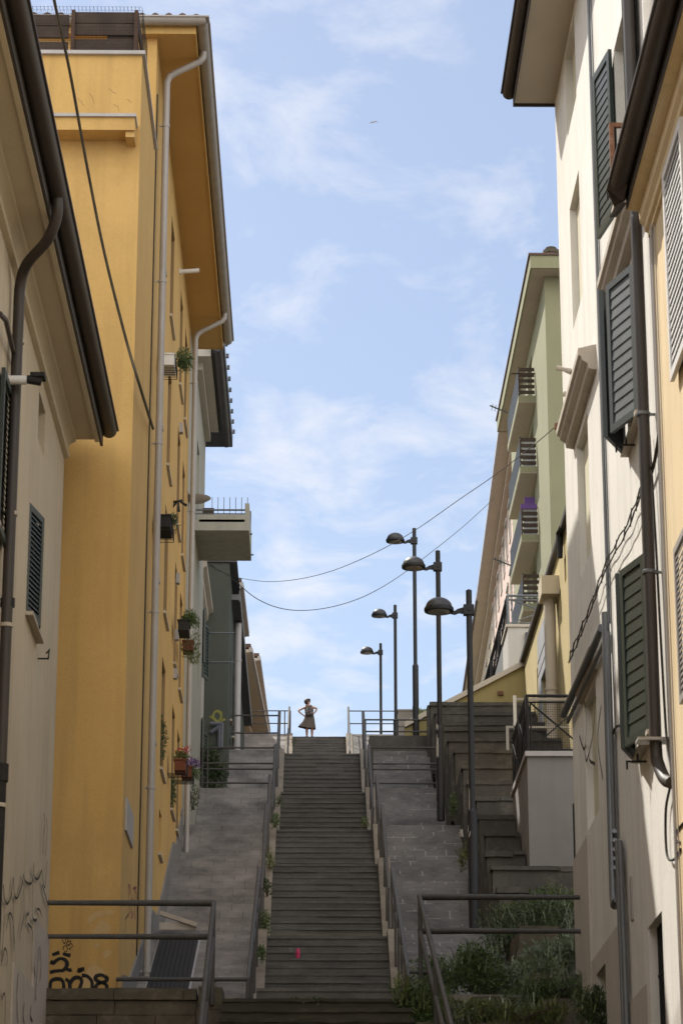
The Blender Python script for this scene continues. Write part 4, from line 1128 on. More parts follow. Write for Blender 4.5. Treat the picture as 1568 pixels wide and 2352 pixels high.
for (z, h, a0) in ((1.62, .10, 185), (2.0, .35, 190), (1.55, .06, 215)):
    q = MB()
    for k in range(3):
        a = R(a0 + k * 9); r_ = .085 if z + h < 2.0 else .056
        q.obox(c0 + Vector((math.cos(a) * r_, math.sin(a) * r_, z + .02 * k)), (math.cos(a + 1.57) * .014, math.sin(a + 1.57) * .014, 0), (math.cos(a) * .003, math.sin(a) * .003, 0), (0, 0, h * (.6 + .2 * k)))
    part(lamp0, 'paper_remnant', q, M['paper'])

# ------------------------------------------------------------------ handrails
XRL, XRR = -0.89, 1.36
ords = ['lowest', 'second', 'third', 'fourth', 'fifth', 'sixth', 'topmost']
for side, X in (('left', XRL), ('right', XRR)):
    for i, (y0, n, r, zb, zt, yt) in enumerate(FLIGHTS):
        if i == 5: continue
        t_ = thing('handrail', f'grey tube handrail on the {side} kerb of the {ords[i] if i < 5 else "topmost"} flight of the stairs', 'handrail', (X, y0, zb), 'handrails along the stairs')
        ys = max(y0 - 0.35, E[i][0] + .1)
        if i == 0: ys = 37.4
        zl = zb + 0.13
        za_ = zl + (1.05 if i else 0.25); zb2 = zt + 0.13 + 1.05
        sl_ = (zt - zb) / (yt - y0)
        if i == 0: ystart2, zstart2 = 36.8, HZ(2248, 36.8)
        else: ystart2, zstart2 = ys, za_
        ye = yt + 0.12
        q = MB()
        top = [(X, ystart2, zl - 0.1)] if i else [(X, 36.8, zl - .2)]
        q.tube([top[0], (X, ystart2, zstart2), (X, ye, zb2), (X, ye, zt + 0.1)], 0.020, 10)
        part(t_, 'top_rail', q, M['rail'], True)
        q = MB(); q.tube([(X, ystart2 + .05, zstart2 - .5 if i else zl + .05), (X, ye, zb2 - .52)], 0.02, 8); part(t_, 'mid_rail', q, M['rail'], True)
        q = MB(); q.tube([(X, ye, zt + 0.128), (X, ye, zt + 0.142)], 0.06, 12); q.tube([(X, ye, zt + .142), (X, ye, zt + .17)], .034, 10); part(t_, 'base_plate', q, M['rail'])
        npst = max(1, int((ye - ystart2) / 1.5))
        for k in range(1, npst + 1):
            f = k / (npst + 1); yy = ystart2 + (ye - ystart2) * f; zz = zstart2 + (zb2 - zstart2) * f
            q = MB(); q.tube([(X, yy, zz - 1.35), (X, yy, zz)], 0.02, 8); part(t_, 'post', q, M['rail'], True)
def fence(label, Y, xa, xb, rows, posts, r=0.022, post_low=None, group='cross railings between the stairs and the walls', ztop=None):
    t_ = thing('railing', label, 'railing', ((xa + xb) / 2, Y, HZ(rows[-1], Y)), group)
    for y in rows:
        z = HZ(y, Y); q = MB(); q.tube([(xa, Y, z), (xb, Y, z)], r, 10); part(t_, 'rail', q, M['rail'], True)
    for xp in posts:
        q = MB(); q.tube([(xp, Y, HZ(rows[0], Y)), (xp, Y, post_low)], r, 10); part(t_, 'post', q, M['rail'], True)
    return t_
fence('low single tube across the foot of the left pavement', 36.8, -2.72, XRL, [2250], [], 0.03)
fence('low single tube across the foot of the right pavement', 36.8, XRR, 1.85, [2232], [], 0.03)
fence('four tube railing across the left pavement below the upper landing', 61.9, -2.63, XRL, [1718, 1754, 1767, 1799], [P(465, 1750, 61.9).x, P(477, 1750, 61.9).x, XRL], post_low=E[4][1])
fence('four tube railing across the right pavement reaching the second lamp post', 61.9, XRR, 3.1, [1717, 1754, 1767, 1799], [XRR + .08], post_low=E[4][1])
fence('two tube railing across the left pavement at the upper landing', 68.9, -2.9, XRL, [1644, 1684], [XRL], post_low=E[5][1])
fence('two tube railing on the concrete kerb wall of the right upper landing', 68.9, XRR, 3.1, [1653, 1680], [XRR + .06], post_low=E[5][1])
fence('two tube railing on the skyline to the left of the woman', 97.6, P(566, 1633, 97.6).x, P(667, 1630, 97.6).x, [1633, 1662], [P(667, 1630, 97.6).x, P(648, 1630, 97.6).x + .1], post_low=E[7][1])
fence('two tube railing on the skyline to the right of the woman', 97.6, P(800, 1630, 97.6).x, P(907, 1633, 97.6).x, [1633, 1662], [P(800, 1630, 97.6).x], post_low=E[7][1])
def front_rail(label, xa, xb, xend, ytop, ymid):
    zt_, zm = HZ(ytop, 36.0), HZ(ymid, 36.0)
    t_ = thing('foreground_railing', label, 'railing', (xb, 36.0, zc), 'foreground railings at the head of the lower flight')
    sgn = 1 if xb > xa else -1
    q = MB(); q.tube([(xa, 36.0, zt_), (xb, 36.0, zt_), (xend, 31.0, zt_ - 0.59 * 5)], 0.034, 12); part(t_, 'top_rail', q, M['rail'], True)
    q = MB(); q.tube([(xa, 36.0, zm), (xb, 36.0, zm), (xend, 31.0, zm - 0.59 * 5)], 0.032, 12); part(t_, 'mid_rail', q, M['rail'], True)
    for k in range(3):
        yy = 35.93 - k * 1.9; xx = xb + (xend - xb) * (36 - yy) / 5; zz = zt_ - .59 * (36 - yy)
        q = MB(); q.tube([(xx, yy, zz), (xx, yy, zz - 1.35)], 0.032, 10); part(t_, 'post', q, M['rail'], True)
    return t_
front_rail('thick grey tube railing spanning from the cream house to the foreground steps', XL, -1.35, -1.36, 2075, 2152)
front_rail('thick grey tube railing spanning from the ivory house to the foreground steps', XR, 1.48, 1.78, 2060, 2138)

# grate lying on the left pavement with a slanting board
gt_ = thing('floor_grate', 'black barred grate lying over an opening in the left pavement', 'grate', (-2.2, 41, 6))
def onramp(y):                   # height of the left pavement in the first flight
    y0, n, r, zb, zt, yt = FLIGHTS[0]
    return (zb + .05) + max(0, (y - 38.9) / (yt - 38.9)) * (zt + .10 - zb - .05)
q = MB(); x0, x1 = -2.5, -1.86
ya, yb_ = 39.2, 43.4
for k in range(9):
    xx = x0 + (x1 - x0 - 0.07) * k / 8
    q.obox((xx, ya, onramp(ya) + .03), (0.066, 0, 0), (0, yb_ - ya, onramp(yb_) - onramp(ya)), (0, 0, 0.03))
part(gt_, 'bars', q, M['black_metal'])
q = MB(); q.obox((x0 - .03, ya - .03, onramp(ya) + .012), (x1 - x0 + .06, 0, 0), (0, yb_ - ya + .06, onramp(yb_) - onramp(ya)), (0, 0, 0.015)); part(gt_, 'frame', q, M['grey_metal'])
bd = MB(); a = P(367, 2094, 43.7); b = P(452, 2122, 43.6); bd.obox(a + Vector((0, 0, -.05)), b - a, (0, .12, 0), (0, 0, .075)); bd.obox((a.x, a.y, a.z - .3), (b.x - a.x, 0, 0), (0, .05, 0), (0, 0, .12))
solo('board', 'slanting wooden board resting above the black grate', 'board', bd, M['plinth'], a)

# ------------------------------------------------------------------ stepped concrete planter (right)
tp = thing('stepped_planter', 'streaked dark concrete planter walls rising in steps along the right pavement', 'planter wall', (3.1, 50, 7))
STP = [(2092, 42.9, 6.0), (2037, 44.2, 6.0), (1988, 45.4, 6.0), (1954, 46.8, 3.84), (1911, 47.9, 3.84), (1871, 49.0, 3.84), (1829, 50.5, 5.78), (1791, 52.5, 5.78), (1757, 54.6, 5.78), (1720, 57.0, 5.78),
       (1695, 59.6, 5.78), (1670, 61.8, 5.78), (1657, 63.6, 5.78), (1634, 66.0, 5.78), (1612, 68.2, 5.78)]
for i, (y, Y, xr_) in enumerate(STP):
    z = HZ(y, Y)
    y2 = STP[i + 1][1] + 0.25 if i + 1 < len(STP) else 69.3
    zp = HZ(STP[i - 1][0], STP[i - 1][1]) if i else z - 1
    jx = rnd.uniform(0, .08)
    q = MB()
    q.rbox(3.13 + jx, xr_, Y, y2, z - 1.5, z - .05, .16, .010, 3)
    q.box(3.15 + jx, xr_, Y + .03, y2, z - 3.4, z - 1.4)
    xa = 3.10 + jx                       # broken coping stones
    while xa < xr_ - .05:
        xb = min(xr_, xa + rnd.uniform(.5, 1.3))
        q.rbox(xa, xb - .012, Y - .035 + rnd.uniform(-.015, .02), y2 - .28, z - .07 - rnd.uniform(0, .04), z + rnd.uniform(-.015, .006), .1, .008, 6); xa = xb
    yy = Y + .12
    while yy < y2 - .25:                 # vertical ribs on the side towards the pavement
        wv = rnd.uniform(.2, .45); q.rbox(3.06 + jx + rnd.uniform(-.03, .03), 3.2 + jx, yy, yy + wv, z - 1.6, z - rnd.uniform(.03, .14), .12, .014, 4); yy += wv + rnd.uniform(.03, .12)
    part(tp, 'planter_step', q, M['concrete'])
    q = MB(); q.box(3.25, xr_ - .1, Y + .2, y2 - .02, z - .02, z + .015); part(tp, 'soil', q, M['earth'])
up_ = thing('upper_planter', 'pale concrete steps of a planter seen past the third lamp at the top', 'planter wall', (3.1, 92, 20))
for (y, Y) in ((1664, 88.0), (1648, 92.0), (1629, 96.5)):
    q = MB(); z = HZ(y, Y); q.box(P(914, y, Y).x, 6.2, Y, Y + 4.4, z - 3, z - .06); q.box(P(914, y, Y).x - .03, 6.2, Y - .03, Y + 4.2, z - .06, z); part(up_, 'planter_step', q, M['concrete_light'])
kw = MB(); z = HZ(1690, 68.8); kw.box(1.52, 3.1, 68.75, 79, z - 1.2, z); 
solo('kerb_wall', 'low dark concrete wall under the third lamp at the right upper landing', 'wall', kw, M['concrete'], (2.3, 69, z - .6))

q = MB(); p = P(1322, 1985, 45.7); q.tube([p - Vector((0, 0, .1)), (p.x, p.y, HZ(1848, 45.7)), (p.x + .05, p.y, HZ(1842, 45.7))], .035, 8)
solo('post', 'slim black post standing on the concrete planter in front of the white block', 'post', q, M['black_metal'], p)
# white block house and its black mesh railing
wb = thing('block_house', 'small white plastered block standing on the concrete planter', 'building', (4.2, 47, 8.3))
zB = HZ(1734, 46.2); zb0_ = HZ(1992, 46.2); xB = P(1210, 1740, 46.2).x
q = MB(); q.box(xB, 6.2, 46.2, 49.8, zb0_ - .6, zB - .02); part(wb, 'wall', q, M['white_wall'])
q = MB(); q.box(xB - .04, 6.2, 46.14, 49.85, zB - .02, zB + .07); part(wb, 'coping', q, M['cap'])
q = MB(); q.box(xB - .006, xB, 46.9, 47.6, zb0_ + .5, zB - .1); part(wb, 'stain', q, M['grey_wall'])
def mesh_panel(parent, a, b, z0, z1, mm=True, nx=24, nz=20, m=M['black_metal'], r=.02, grid=True):
    a, b = Vector(a), Vector(b); Zv = Vector((0, 0, 1)); d = b - a
    f = MB()
    f.tube([a + Zv * z1, b + Zv * z1], r * 1.5, 8); f.tube([a + Zv * (z1 - .12), b + Zv * (z1 - .12)], r, 6); f.tube([a + Zv * (z0 + .06), b + Zv * (z0 + .06)], r, 6)
    f.tube([a + Zv * z0, a + Zv * z1], r * 1.6, 8); f.tube([b + Zv * z0, b + Zv * z1], r, 8)
    f.tube([a + d * .06 + Zv * (z0 + .06), a + d * .06 + Zv * (z1 - .12)], r * .8, 6); f.tube([a + d * .97 + Zv * (z0 + .06), a + d * .97 + Zv * (z1 - .12)], r * .8, 6)
    f.tube([a + d * .06 + Zv * (z1 - .13), a + d * .97 + Zv * (z0 + .07)], r * .9, 6); f.tube([a + d * .06 + Zv * (z0 + .07), a + d * .97 + Zv * (z1 - .13)], r * .7, 6)
    o = part(parent, 'panel_frame', f, m)
    if grid:
        g_ = MB()
        for k in range(1, nx): g_.tube([a + d * (.06 + .91 * k / nx) + Zv * (z0 + .06), a + d * (.06 + .91 * k / nx) + Zv * (z1 - .12)], .0035, 3, False)
        for k in range(1, nz): zz = z0 + .06 + (z1 - z0 - .18) * k / nz; g_.tube([a + d * .06 + Zv * zz, a + d * .97 + Zv * zz], .0035, 3, False)
        part(o, 'wire_mesh', g_, m)
mr = thing('mesh_railing', 'black steel railing with crossed bars and wire mesh on top of the white block', 'railing', (4.2, 46.3, zB + .07))
zR = HZ(1597, 46.3)
mesh_panel(mr, (xB + .02, 46.3, 0), (4.95, 46.3, 0), zB + .07, zR)
mesh_panel(mr, (xB + .02, 46.32, 0), (xB + .02, 48.0, 0), zB + .07, zR, nx=30)
mesh_panel(mr, (xB + .02, 48.02, 0), (xB + .02, 49.7, 0), zB + .07, zR, nx=30)
ff = thing('frame_fence', 'thin white peeling metal frame with netting behind the black mesh railing', 'fence', (4.9, 57, 12))
q = MB(); Yf = 56.95; zlo = HZ(1722, Yf)
q.box(P(1179, 1660, Yf).x, P(1186, 1660, Yf).x, Yf, Yf + .05, zlo, HZ(1596, Yf)); part(ff, 'post', q, M['white_paint'])
q = MB(); q.box(P(1162, 1690, Yf).x, P(1168, 1690, Yf).x, Yf, Yf + .05, zlo, HZ(1666, Yf)); q.box(P(1168, 1690, Yf).x, 5.7, Yf, Yf + .05, HZ(1671, Yf), HZ(1666, Yf)); q.box(P(1186, 1690, Yf).x, 5.7, Yf + .001, Yf + .049, HZ(1607, Yf), HZ(1602, Yf))
part(ff, 'frame', q, M['cap'])

# ------------------------------------------------------------------ straw yellow building with the lit doorway
sb = thing('straw_building', 'low straw yellow building with a grey doorway and dark roof edge behind the white block', 'building', (8, 60, 12))
X3 = 5.8; zr3 = 18.28
dh = (61.7, 64.2, 11, 16.3)
slits = [(57.6, 58.0, 17.0, 17.6), (59.0, 59.4, 16.6, 17.2), (65.6, 65.9, 16.0, 17.0), (66.8, 67.1, 15.6, 16.6), (68.0, 68.3, 15.2, 16.2), (69.2, 69.4, 14.9, 15.9)]
q = MB(); facade(q, X3, -1, 50, 70, 9, zr3 - .1, slits + [dh], .35, 6); part(sb, 'wall', q, M['straw'])
for h in slits: window(sb, X3, -1, h, .2, M['brown_metal'], M['pane_dark'], .03, 0)
q = MB(); q.box(X3 - .12, X3 + 6, 49.9, 70.05, zr3 - .1, zr3 + .02); part(sb, 'roof', q, M['brown_metal'])
q = MB(); ya, yb2 = 61.3, 65.0
q.box(X3 - .05, X3, ya, dh[0], 11, 17.6); q.box(X3 - .05, X3, dh[1], yb2, 11, 17.6); q.box(X3 - .05, X3, dh[0], dh[1], dh[3], 17.6)
do_ = part(sb, 'door_surround', q, M['door'])
q = MB(); q.box(X3 - .056, X3 - .05, ya, yb2, 16.9, 16.93); q.box(X3 - .056, X3 - .05, ya, yb2, 16.55, 16.58); part(do_, 'panel_joint', q, M['black_metal'])
q = MB(); q.box(X3 + .30, X3 + .34, dh[0], dh[1], dh[2], dh[3]); part(sb, 'door', q, M['grey_wall'])
q = MB(); q.box(X3 + .05, X3 + .12, 62.3, 63.1, dh[3] - .10, dh[3] - .03); part(sb, 'strip_light', q, M['lit'])
q = MB(); q.box(X3 - .42, X3, 59.3, 60.2, 17.15, 17.6); hp = part(sb, 'rain_hopper', q, M['cream_trim'])
q = MB(); q.tube([(X3 - .2, 59.75, 17.15), (X3 - .2, 59.75, 10)], .14, 12); q.tube([(X3 - .2, 59.75, 14.9), (X3 - .2, 59.75, 14.97)], .155, 12); part(hp, 'rain_pipe', q, M['soffit'], True)
q = MB(); q.tube([(X3 - .1, 57.9, 17.6), (X3 - .1, 57.9, 18.2), (X3 - .1, 57.5, 18.2)], .06, 8); part(sb, 'flue', q, M['black_metal'])
sw = thing('garden_wall', 'olive yellow wall with a sloping coping rising to the straw building', 'wall', (4.7, 69.8, 16))
Ys = 69.75
a = P(1201, 1519, Ys); b = P(1020, 1613, Ys); c = b + (b - a) * .5
q = MB(); q.prism([(X3, Ys, 13), (X3, Ys, a.z + (X3 - a.x) * (a.z - b.z) / (a.x - b.x) - .14), (c.x, Ys, c.z - .14), (c.x, Ys, 13)], (0, .25, 0)); part(sw, 'wall', q, M['straw_wall'])
d_ = (a - c); q = MB(); q.obox((c.x, Ys - .1, c.z - .14), (X3 - c.x, 0, (X3 - c.x) * d_.z / d_.x), (0, .45, 0), (0, 0, .15)); part(sw, 'coping', q, M['soffit'])
q = MB(); p = P(1148, 1593, Ys); q.box(p.x - .08, p.x + .08, Ys - .06, Ys, p.z - .05, p.z + .06); part(sw, 'vent', q, M['rust'])

# terrace building with railing
t4 = thing('terrace_house', 'pale terrace wall with a crossed bar railing in front of the sage balconies', 'building', (6.5, 73, 15))
Y4 = 72.0; x4 = P(1165, 1440, Y4).x; z4 = HZ(1433, Y4)
q = MB(); q.box(x4, 11, Y4, 74, 14, z4 - .08); part(t4, 'wall', q, M['pale_wall'])
q = MB(); q.box(x4 - .05, 11, Y4 - .05, 74, z4 - .08, z4); part(t4, 'coping', q, M['soffit'])
q = MB(); q.box(x4 + .01, 9, 74.0, 92, 14, z4 - .06); part(t4, 'side_wall', q, M['grey_wall'])
rl = thing('terrace_railing', 'grey steel railing with crossed bars on the pale terrace wall', 'railing', (6.5, 72, z4))
mesh_panel(rl, (x4 + .02, Y4 + .05, 0), (x4 + 2.0, Y4 + .05, 0), z4, HZ(1366, Y4), m=M['steel'], r=.025, grid=False)
for k in range(5):
    mesh_panel(rl, (x4 + .02, Y4 + .12 + k * 3.5, 0), (x4 + .02, Y4 + 3.6 + k * 3.5, 0), z4, HZ(1366, Y4), m=M['black_metal'], r=.03, nx=20, nz=8)
q = MB(); p = P(1211, 1455, Y4); q.tube([(p.x, Y4 - .08, p.z), (p.x, Y4 - .08, 16)], .08, 10); q.prism([(p.x + .08, Y4 - .04, p.z), (p.x + .30, Y4 - .04, p.z + .35), (p.x + .30, Y4 - .04, p.z - 1.1), (p.x + .08, Y4 - .04, p.z - 1.4)], (0, .04, 0))
part(t4, 'flue', q, M['steel'])

# ------------------------------------------------------------------ sage building with balconies
s5 = thing('balcony_building', 'tall sage green apartment block with four stacked balconies and a chimney', 'building', (12, 95, 20))
Y5, Y5b = 92.0, 109.5
X5 = 8.74; XE5 = 8.2; ze5 = 39.15
q = MB(); facade(q, X5, -1, Y5, Y5b, 14, ze5 + .1, [(98.3, 100.3, z, z + 2.1) for z in (27.8, 30.6, 33.4, 36.3)] + [(103.5, 104.6, z, z + 1.5) for z in (28.4, 31.2, 34.0, 36.9)], .3, 9); part(s5, 'wall', q, M['sage'])
for z in (27.8, 30.6, 33.4, 36.3): window(s5, X5, -1, (98.3, 100.3, z, z + 2.1), .25, M['white_paint'], M['glass'], .08, 1)
for z in (28.4, 31.2, 34.0, 36.9): window(s5, X5, -1, (103.5, 104.6, z, z + 1.5), .25, M['white_paint'], M['glass'], .08, 1)
q = MB(); q.box(XE5, 18, Y5 - .8, Y5b, ze5, ze5 + .06); part(s5, 'soffit', q, M['soffit'])
q = MB(); q.box(XE5 - .06, 18, Y5 - .86, Y5 - .8, ze5 - .02, ze5 + .5); q.box(XE5 - .06, XE5, Y5 - .8, Y5b + .05, ze5 - .02, ze5 + .5); q.box(XE5 - .06, 18, Y5b, Y5b + .05, ze5 - .02, ze5 + .5); part(s5, 'fascia', q, M['sage'])
q = MB(); q.box(XE5 - .12, 18, Y5 - .92, Y5b + .1, ze5 + .5, ze5 + .58); part(s5, 'roof_edge', q, M['tile'])
q = MB(); cx = P(1264, 565, 95).x; zc0 = ze5 + .58
for k, (hw, za, zb_) in enumerate(((.42, 0, .7), (.36, .7, .95), (.40, .95, 1.15), (.34, 1.15, 1.32), (.38, 1.32, 1.5), (.30, 1.5, 1.64), (.33, 1.64, 1.78), (.22, 1.78, 1.9))):
    q.lathe([(hw, za), (hw, zb_)], (cx, 95, zc0), 14)
part(s5, 'chimney', q, M['stonewall'])
XB5 = 8.07
for bi, zb_ in enumerate((HZ(914, 97.0) - .15, HZ(1078, 97.0) - .12, HZ(1235, 97.0) - .12, HZ(1394, 97.0) - .12)):
    ya, yb2 = 97.0, 103.0
    q = MB(); q.box(XB5, X5, ya, yb2, zb_ + .03, zb_ + .28); bo = part(s5, 'balcony', q, M['sage'])
    q = MB(); q.box(XB5 + .01, X5, ya + .01, yb2 - .01, zb_, zb_ + .028); part(bo, 'underside', q, M['soffit'])
    q = MB()
    for k in range(5): q.box(XB5 + .02, X5 - .02, ya + .02, ya + .05, zb_ + .36 + k * .24, zb_ + .50 + k * .24)
    q.box(XB5 + .01, XB5 + .06, ya + .01, ya + .06, zb_ + .28, zb_ + 1.5)
    part(bo, 'slat_panel', q, M['wood'])
    q = MB()
    for k in range(34): yy = ya + .1 + k * .175; q.tube([(XB5 + .03, yy, zb_ + .28), (XB5 + .03, yy, zb_ + 1.4)], .016, 5)
    for zz in (.4, 1.4): q.tube([(XB5 + .03, ya, zb_ + zz), (XB5 + .03, yb2, zb_ + zz)], .025, 6)
    part(bo, 'bars', q, M['steel'])
    if bi in (1, 2):
        q = MB(); q.box(XB5 + .1, X5 - .05, ya + .07, ya + .08, zb_ + .3, zb_ + 1.35); part(bo, 'screen', q, M['whitecloth'])
    if bi == 2:
        q = MB(); q.box(XB5 - .01, X5 - .05, ya - .02, ya + .015, zb_ + 1.32, zb_ + 1.52)
        solo('towel', 'purple cloth hung over the third balcony from the top', 'towel', q, M['purple_cloth'], (8.4, ya, zb_ + 1.5))
        q = MB(); q.box(X5 - .45, X5 - .04, ya + .9, ya + .94, zb_ + .3, zb_ + 2.1); solo('parasol_cover', 'purple hanging cloth standing inside the third balcony against its wall', 'cloth', q, M['purple_cloth'], (8.6, ya + .9, zb_ + .3))
    if bi in (0, 2):
        q = MB(); zz = zb_ + (1.6 if bi == 0 else .7); q.tube([(XB5, yb2 - .4, zz), (XB5 - .75, yb2 - .6, zz + .25)], .03, 6)
        for k in range(5): q.tube([(XB5 - .12 - k * .13, yb2 - .9, zz + .05 + k * .04), (XB5 - .12 - k * .13, yb2 - .1, zz + .05 + k * .04)], .012, 4)
        part(bo, 'antenna', q, M['steel'])
q = MB(); q.tube([P(1172, 858, 96.8), P(1228, 858, 96.8)], .03, 6); part(s5, 'awning_bar', q, M['wood'])

# ------------------------------------------------------------------ far right rows
def far_row(name, label, ea, eb, Ya, Yb, over, m, depth, winrows, ncol, gm, z0=18):
    """ea, eb: eave pixels near and far; facade lies `over` behind the eave"""
    a, b = P(*ea, Ya), P(*eb, Yb)
    z = (a.z + b.z) / 2
    sg = -1 if a.x > 0 else 1
    u = Vector((b.x - a.x, b.y - a.y, 0)); L = u.length; u.normalize()
    n_ = Vector((u.y, -u.x, 0)) * (1 if sg < 0 else -1)          # into the building
    o0 = Vector((a.x, a.y, 0)) + n_ * over
    t_ = thing(name, label, 'building', (o0.x, o0.y, z0))
    Zv = Vector((0, 0, 1))
    q = MB(); q.obox(o0 + Zv * z0, u * L, n_ * depth, Zv * (z - z0)); part(t_, 'wall', q, m)
    q = MB(); q.obox(o0 - n_ * over - u * .4 + Zv * z, u * (L + .8), n_ * (depth + over), Zv * .12); q.obox(o0 - n_ * (over * .35) + Zv * (z - .35), u * L, n_ * over * .349, Zv * .35); part(t_, 'soffit', q, m if gm is None else M['soffit'])
    q = MB(); q.obox(o0 - n_ * (over + .12) - u * .4 + Zv * (z + .02), u * (L + .8), n_ * .14, Zv * .18); part(t_, 'gutter', q, gm or M['cap'])
    q = MB(); q.obox(o0 - n_ * (over + .05) - u * .4 + Zv * (z + .2), u * (L + .8), n_ * (depth), Zv * .15); part(t_, 'roof', q, M['tile'])
    for (za, hh) in winrows:
        for k in range(ncol):
            s0 = L * (k + .5) / ncol - .45
            q = MB()
            for (s1, s2, h1, h2) in ((-.14, 0, 0, hh), (.9, 1.04, 0, hh), (-.2, 1.1, hh, hh + .2), (-.18, 1.08, -.12, 0)):
                q.obox(o0 + u * (s0 + s1) - n_ * (.10 if h1 == hh else .05) + Zv * (z - za + h1), u * (s2 - s1), n_ * (.11 if h1 == hh else .06), Zv * (h2 - h1))
            wo = part(t_, 'window', q, M['pale_wall'])
            q = MB(); q.obox(o0 + u * s0 - n_ * .012 + Zv * (z - za), u * .9, n_ * .02, Zv * hh); part(wo, 'pane', q, M['glass'])
    return t_, o0, u, n_, z
far_row('pink_apartment_building', 'long pink apartment block with hooded windows beyond the sage balconies', (1150, 1011), (1098, 1362), 111.0, 138.0, .75, M['pink'], 9, ((2.6, 1.6), (5.9, 1.6), (9.2, 1.6), (12.5, 1.6)), 9, M['cap'])
far_row('cream_apartment_building', 'far cream apartment block with brown gutter at the end of the right side row', (1101, 1366), (1064, 1590), 138.4, 163.0, .85, M['cream'], 9, ((3.2, 1.6), (6.6, 1.6), (10, 1.6)), 6, M['brown_metal'])

# ------------------------------------------------------------------ left side beyond the yellow building
g3 = thing('grey_house', 'grey green stained house with a deep balcony beyond the yellow building', 'building', (-5, 58, 8))
X3l = -2.70
q = MB(); facade(q, X3l, 1, 53.66, 62.0, 8, 21.95, [(55.2, 56.2, 18.6, 20.2), (57.6, 58.8, 18.3, 20.4), (55.2, 56.2, 15.0, 16.6), (59.6, 60.4, 15.0, 16.6), (60.0, 60.7, 12.2, 13.3), (55.5, 56.0, 12.0, 12.8)], .22, 8)
part(g3, 'wall', q, M['greenish'])
for h in [(55.2, 56.2, 18.6, 20.2), (57.6, 58.8, 18.3, 20.4), (55.2, 56.2, 15.0, 16.6), (59.6, 60.4, 15.0, 16.6), (60.0, 60.7, 12.2, 13.3), (55.5, 56.0, 12.0, 12.8)]: window(g3, X3l, 1, h, .2, M['shutter_dark'], M['glass'], .06, 1)
q = MB(); q.box(-9, -2.36, 56.2, 61.4, 21.9, 22.25); q.box(X3l - .01, -2.56, 56.6, 61.6, 21.72, 21.9); part(g3, 'soffit', q, M['pale_wall'])
q = MB(); q.box(-2.358, -2.05, 55.9, 62.8, 22.02, 22.3); q.box(-2.9, -2.05, 61.45, 62.8, 22.0, 22.28); gutter_y(q, -2.2, 56, 62.6, 22.04, .12); part(g3, 'gutter', q, M['slate_metal'])
q = MB()
for k in range(9): q.box(-2.04, -1.98, 56.3 + k * .75, 56.36 + k * .75, 22.2, 22.3)
part(g3, 'tile_hook', q, M['slate_metal'])
q = MB(); q.poly([(-2.1, 56, 22.32), (-2.1, 62.8, 22.32), (-7, 62.8, 24.2), (-7, 56, 24.2)]); part(g3, 'roof', q, M['tile'])
q = MB(); q.box(-16, -7.2, 62.05, 71.9, 8, 33); part(g3, 'shade_block', q, M['greenish'])  # unseen block added to keep the sun off the side ramps
zbl = HZ(1219, 57.0)
q = MB(); q.box(X3l, -1.46, 57.0, 59.4, zbl, zbl + .26); q.box(-1.56, -1.46, 57.0, 59.4, zbl + .26, zbl + .65); q.box(-2.6, -1.56, 57.0, 57.08, zbl + .2, zbl + .38); bo = part(g3, 'balcony', q, M['greenish'])
q = MB(); q.tube([(X3l, 57.04, zbl + .5), (-1.56, 57.04, zbl + .5)], .022, 6); q.tube([(X3l, 57.04, zbl + .41), (-1.56, 57.04, zbl + .41)], .014, 6)
for k in range(7): q.tube([(X3l + .3 + k * .14, 59.3, zbl + .2), (X3l + .3 + k * .14, 59.3, zbl + 1.55)], .009, 5)
q.tube([(-1.5, 59.3, zbl + .6), (-1.5, 59.3, zbl + 1.2)], .03, 6)
part(bo, 'bars', q, M['steel'])
q = MB(); q.box(-2.62, -2.35, 59.2, 59.24, zbl + .26, zbl + 1.25); part(bo, 'screen', q, M['wood'])
q = MB()
for k, z in enumerate((zbl + .1, zbl + .03)): q.tube([(-1.46, 57.6 + k * 1.4, z), (-1.40, 57.6 + k * 1.4, z)], .02, 6)
part(bo, 'drain_spout', q, M['steel'])
q = MB()
for (x0_, x1_, y_) in ((420, 470, 1150), (430, 475, 1155)):
    pass
q.lathe([(.02, -.10), (.18, -.07), (.30, 0.0), (.31, .01), (.29, .01)], (P(452, 1145, 53.9).x, 53.9, P(452, 1145, 53.9).z), 18)
q.tube([(XY, 53.45, P(452, 1145, 53.9).z), (P(452, 1145, 53.9).x, 53.9, P(452, 1145, 53.9).z - .05)], .018, 6)
solo('satellite_dish', 'small pale dish on a bracket near the far downpipe', 'dish', q, M['cap'], P(452, 1145, 53.9), True)
q = MB(); p = PX(410, 1150, XY + .1)
for k in range(5): q.tube([p, p + Vector((.16 * math.cos(k * 1.2), .1 * math.sin(k), -.1 + .14 * math.sin(k * 1.2)))], [.012, .03], 6)
solo('spotlight_cluster', 'black cluster of spotlights fixed to the yellow front', 'light', q, M['black_metal'], p)

